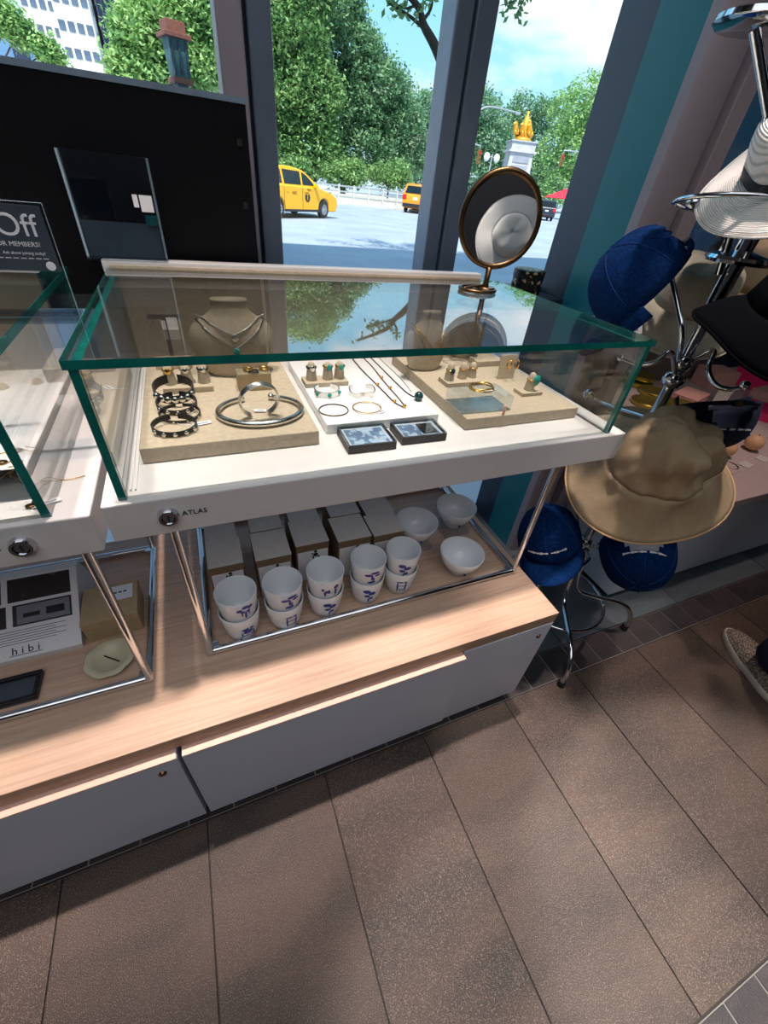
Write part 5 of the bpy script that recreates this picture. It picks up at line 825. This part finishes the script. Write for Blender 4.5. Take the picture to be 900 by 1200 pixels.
# street lights and signals
def signal(px, py, Y, ax_, label):
    p = Py(px, py, Y); t = thing('traffic_signal', label, 'traffic light', (p.x, Y, GZ)); z = p.z - GZ; B().box(-.17, .17, -.13, .13, z - .5, z + .5).build('housing', 'signal', t, bevel=.03)
    for k, m in enumerate(('lamp_red', 'signal', 'signal')): B().lathe([(.0001, 0), (.12, 0), (.13, .04)], 14).build('lens', m, t).matrix_local = Matrix.Translation((0, -.14, z + .32 - .32 * k)) @ Matrix.Rotation(PI / 2, 4, 'X')
    B().tube([(0, 0, z + .5), (0, 0, z + .8), (ax_ * .5, .1, z + .9), (ax_, .2, z + .75)], .06, 8).build('mast_arm', 'pole_grey', t, smooth=True); B().tube([(ax_, .2, 0), (ax_, .2, z + 1.0)], .1, 10).build('mast', 'pole_grey', t, smooth=True); return t
signal(561, 184, 44, -3.2, 'traffic signal hanging beside the twin globe lamp'); signal(658, 188, 46, 4.5, 'traffic signal hanging before the tall light tree')
a = Py(545, 142, 40); b_ = Py(605, 132, 40); t = thing('mast_lamp', 'long curved lamp arm reaching before the monument', 'street lamp', (a.x - 1.0, 40, GZ)); za, zb_ = a.z - GZ, b_.z - GZ
B().tube([(0, 0, 0), (0, 0, za - .6)], .11, 10).build('mast', 'pole_grey', t, smooth=True); B().tube(spline([(0, 0, za - .6), (.4, 0, za - .2), (1.4, 0, za + .15), (2.8, 0, zb_ - .02), (b_.x - a.x + 1.0, 0, zb_)]), .06, 8).build('arm', 'pole_grey', t, smooth=True); B().box(b_.x - a.x + .9, b_.x - a.x + 1.4, -.1, .1, zb_ - .1, zb_ + .06).build('lamp_head', 'pole_grey', t, bevel=.03)
p = Py(576, 186, 55); t = thing('globe_lamp', 'twin globe street lamp beside the stone monument', 'street lamp', (p.x, 55, GZ)); z = p.z - GZ; B().tube([(0, 0, 0), (0, 0, z + .4)], .08, 8).build('post', 'pole_grey', t); B().tube([(-.7, 0, z), (0, 0, z + .2), (.7, 0, z)], .05, 8).build('crossbar', 'pole_grey', t)
for x in (-.7, .7): B().sphere((x, 0, z + .1), .36, 12, sz=1.15).build('globe', 'lamp_white', t, smooth=True)
# verdigris pillar
p = Py(213, 104, 12); tz = Py(211, 27, 12).z - GZ; zz = p.z - GZ; wv = (Py(228, 60, 12) - Py(196, 60, 12)).length * .5; t = thing('verdigris_pillar', 'verdigris metal street pillar with rust red cap before the trees', 'pillar', (p.x, 12, GZ), rz=.3); hh = tz - zz
B().box(-wv * .42, wv * .42, -wv * .42, wv * .42, 0, zz + hh * .06).build('post', 'verdigris', t); B().box(-wv * .72, wv * .72, -wv * .72, wv * .72, zz + hh * .06, zz + hh * .16).build('collar', 'rust', t, bevel=.01); v = []
for z, s in ((zz + hh * .16, .56), (zz + hh * .74, .72)): v += [(-wv * s, -wv * s, z), (wv * s, -wv * s, z), (wv * s, wv * s, z), (-wv * s, wv * s, z)]
B().hexa(v).build('lantern_body', 'verdigris', t)
for x in (-.52, 0, .52): B().box(wv * (x - .06), wv * (x + .06), -wv * .74, -wv * .6, zz + hh * .2, zz + hh * .72).build('bar', 'frame_dark', t)
B().box(-wv * .98, wv * .98, -wv * .98, wv * .98, zz + hh * .74, zz + hh * .82).build('cornice', 'rust', t, bevel=.01); B().box(-wv * .7, wv * .7, -wv * .7, wv * .7, zz + hh * .82, tz).build('cap', 'rust', t, bevel=.01)
# towers
wm = B().box(-.9, .9, -.12, .06, -1.15, 1.15).build('w', 'tower_window').data; bpy.data.objects.remove(bpy.data.objects['w'])
def tower(name, label, x0, x1, y0, y1, h, mat, cols, colsy, rows, z0, dz, wmat=True, s=1.0):
    t = thing(name, label, 'building', (x0, y0, GZ)); wx, wy = x1 - x0, y1 - y0; B().box(0, wx, 0, wy, 0, h).build('walls', mat, t); B().box(-.4, wx + .4, -.4, wy + .4, h, h + 1.2).build('parapet', mat, t)
    for r in range(rows):
        for c in range(cols): o = bpy.data.objects.new('window', wm); C.objects.link(o); o.parent = t; o.location = (wx * (c + .5) / cols, 0, z0 + r * dz); o.scale = (s, 1, s)
        for c in range(colsy): o = bpy.data.objects.new('window', wm); C.objects.link(o); o.parent = t; o.location = (wx, wy * (c + .5) / colsy, z0 + r * dz); o.rotation_euler = (0, 0, PI / 2); o.scale = (s, 1, s)
    return t
xa, xb, xc = Py(34, 40, 150).x, Py(74, 40, 150).x, Py(112, 40, 140).x
tower('apartment_tower', 'cream apartment tower with rows of small windows', xa, xb, 150, 175, 78, 'tower_white', 4, 0, 18, 9, 3.7, s=.6)
tower('apartment_tower', 'white apartment tower beside the dark glass tower', xb + .5, xc, 140, 165, 80, 'tower_white', 4, 2, 18, 9, 3.7, s=.62)
xd = Py(150, 40, 150).x; t = thing('glass_tower', 'dark glass tower rising behind the bright tree', 'building', (xc + .8, 150, GZ)); wd = xd - xc; B().box(0, wd, 0, 20, 0, 85).build('walls', 'tower_dark', t)
for i in range(7): B().box(wd * i / 6 - .15, wd * i / 6 + .15, -.3, 0, 0, 85).build('fin', 'tower_glass', t)
x0, x1 = Py(-40, 50, 75).x, Py(44, 55, 75).x; z1 = Py(20, 38, 75).z - GZ; t = thing('blue_block', 'low blue glass block with one dark band', 'building', (x0, 75, GZ)); B().box(0, x1 - x0, 0, 8, 0, z1).build('walls', 'tower_blue', t); q = Py(12, 50, 75).x - x0; B().box(q, q + 1.4, -.1, 0, 0, z1 - .1).build('dark_band', 'tower_dark', t)
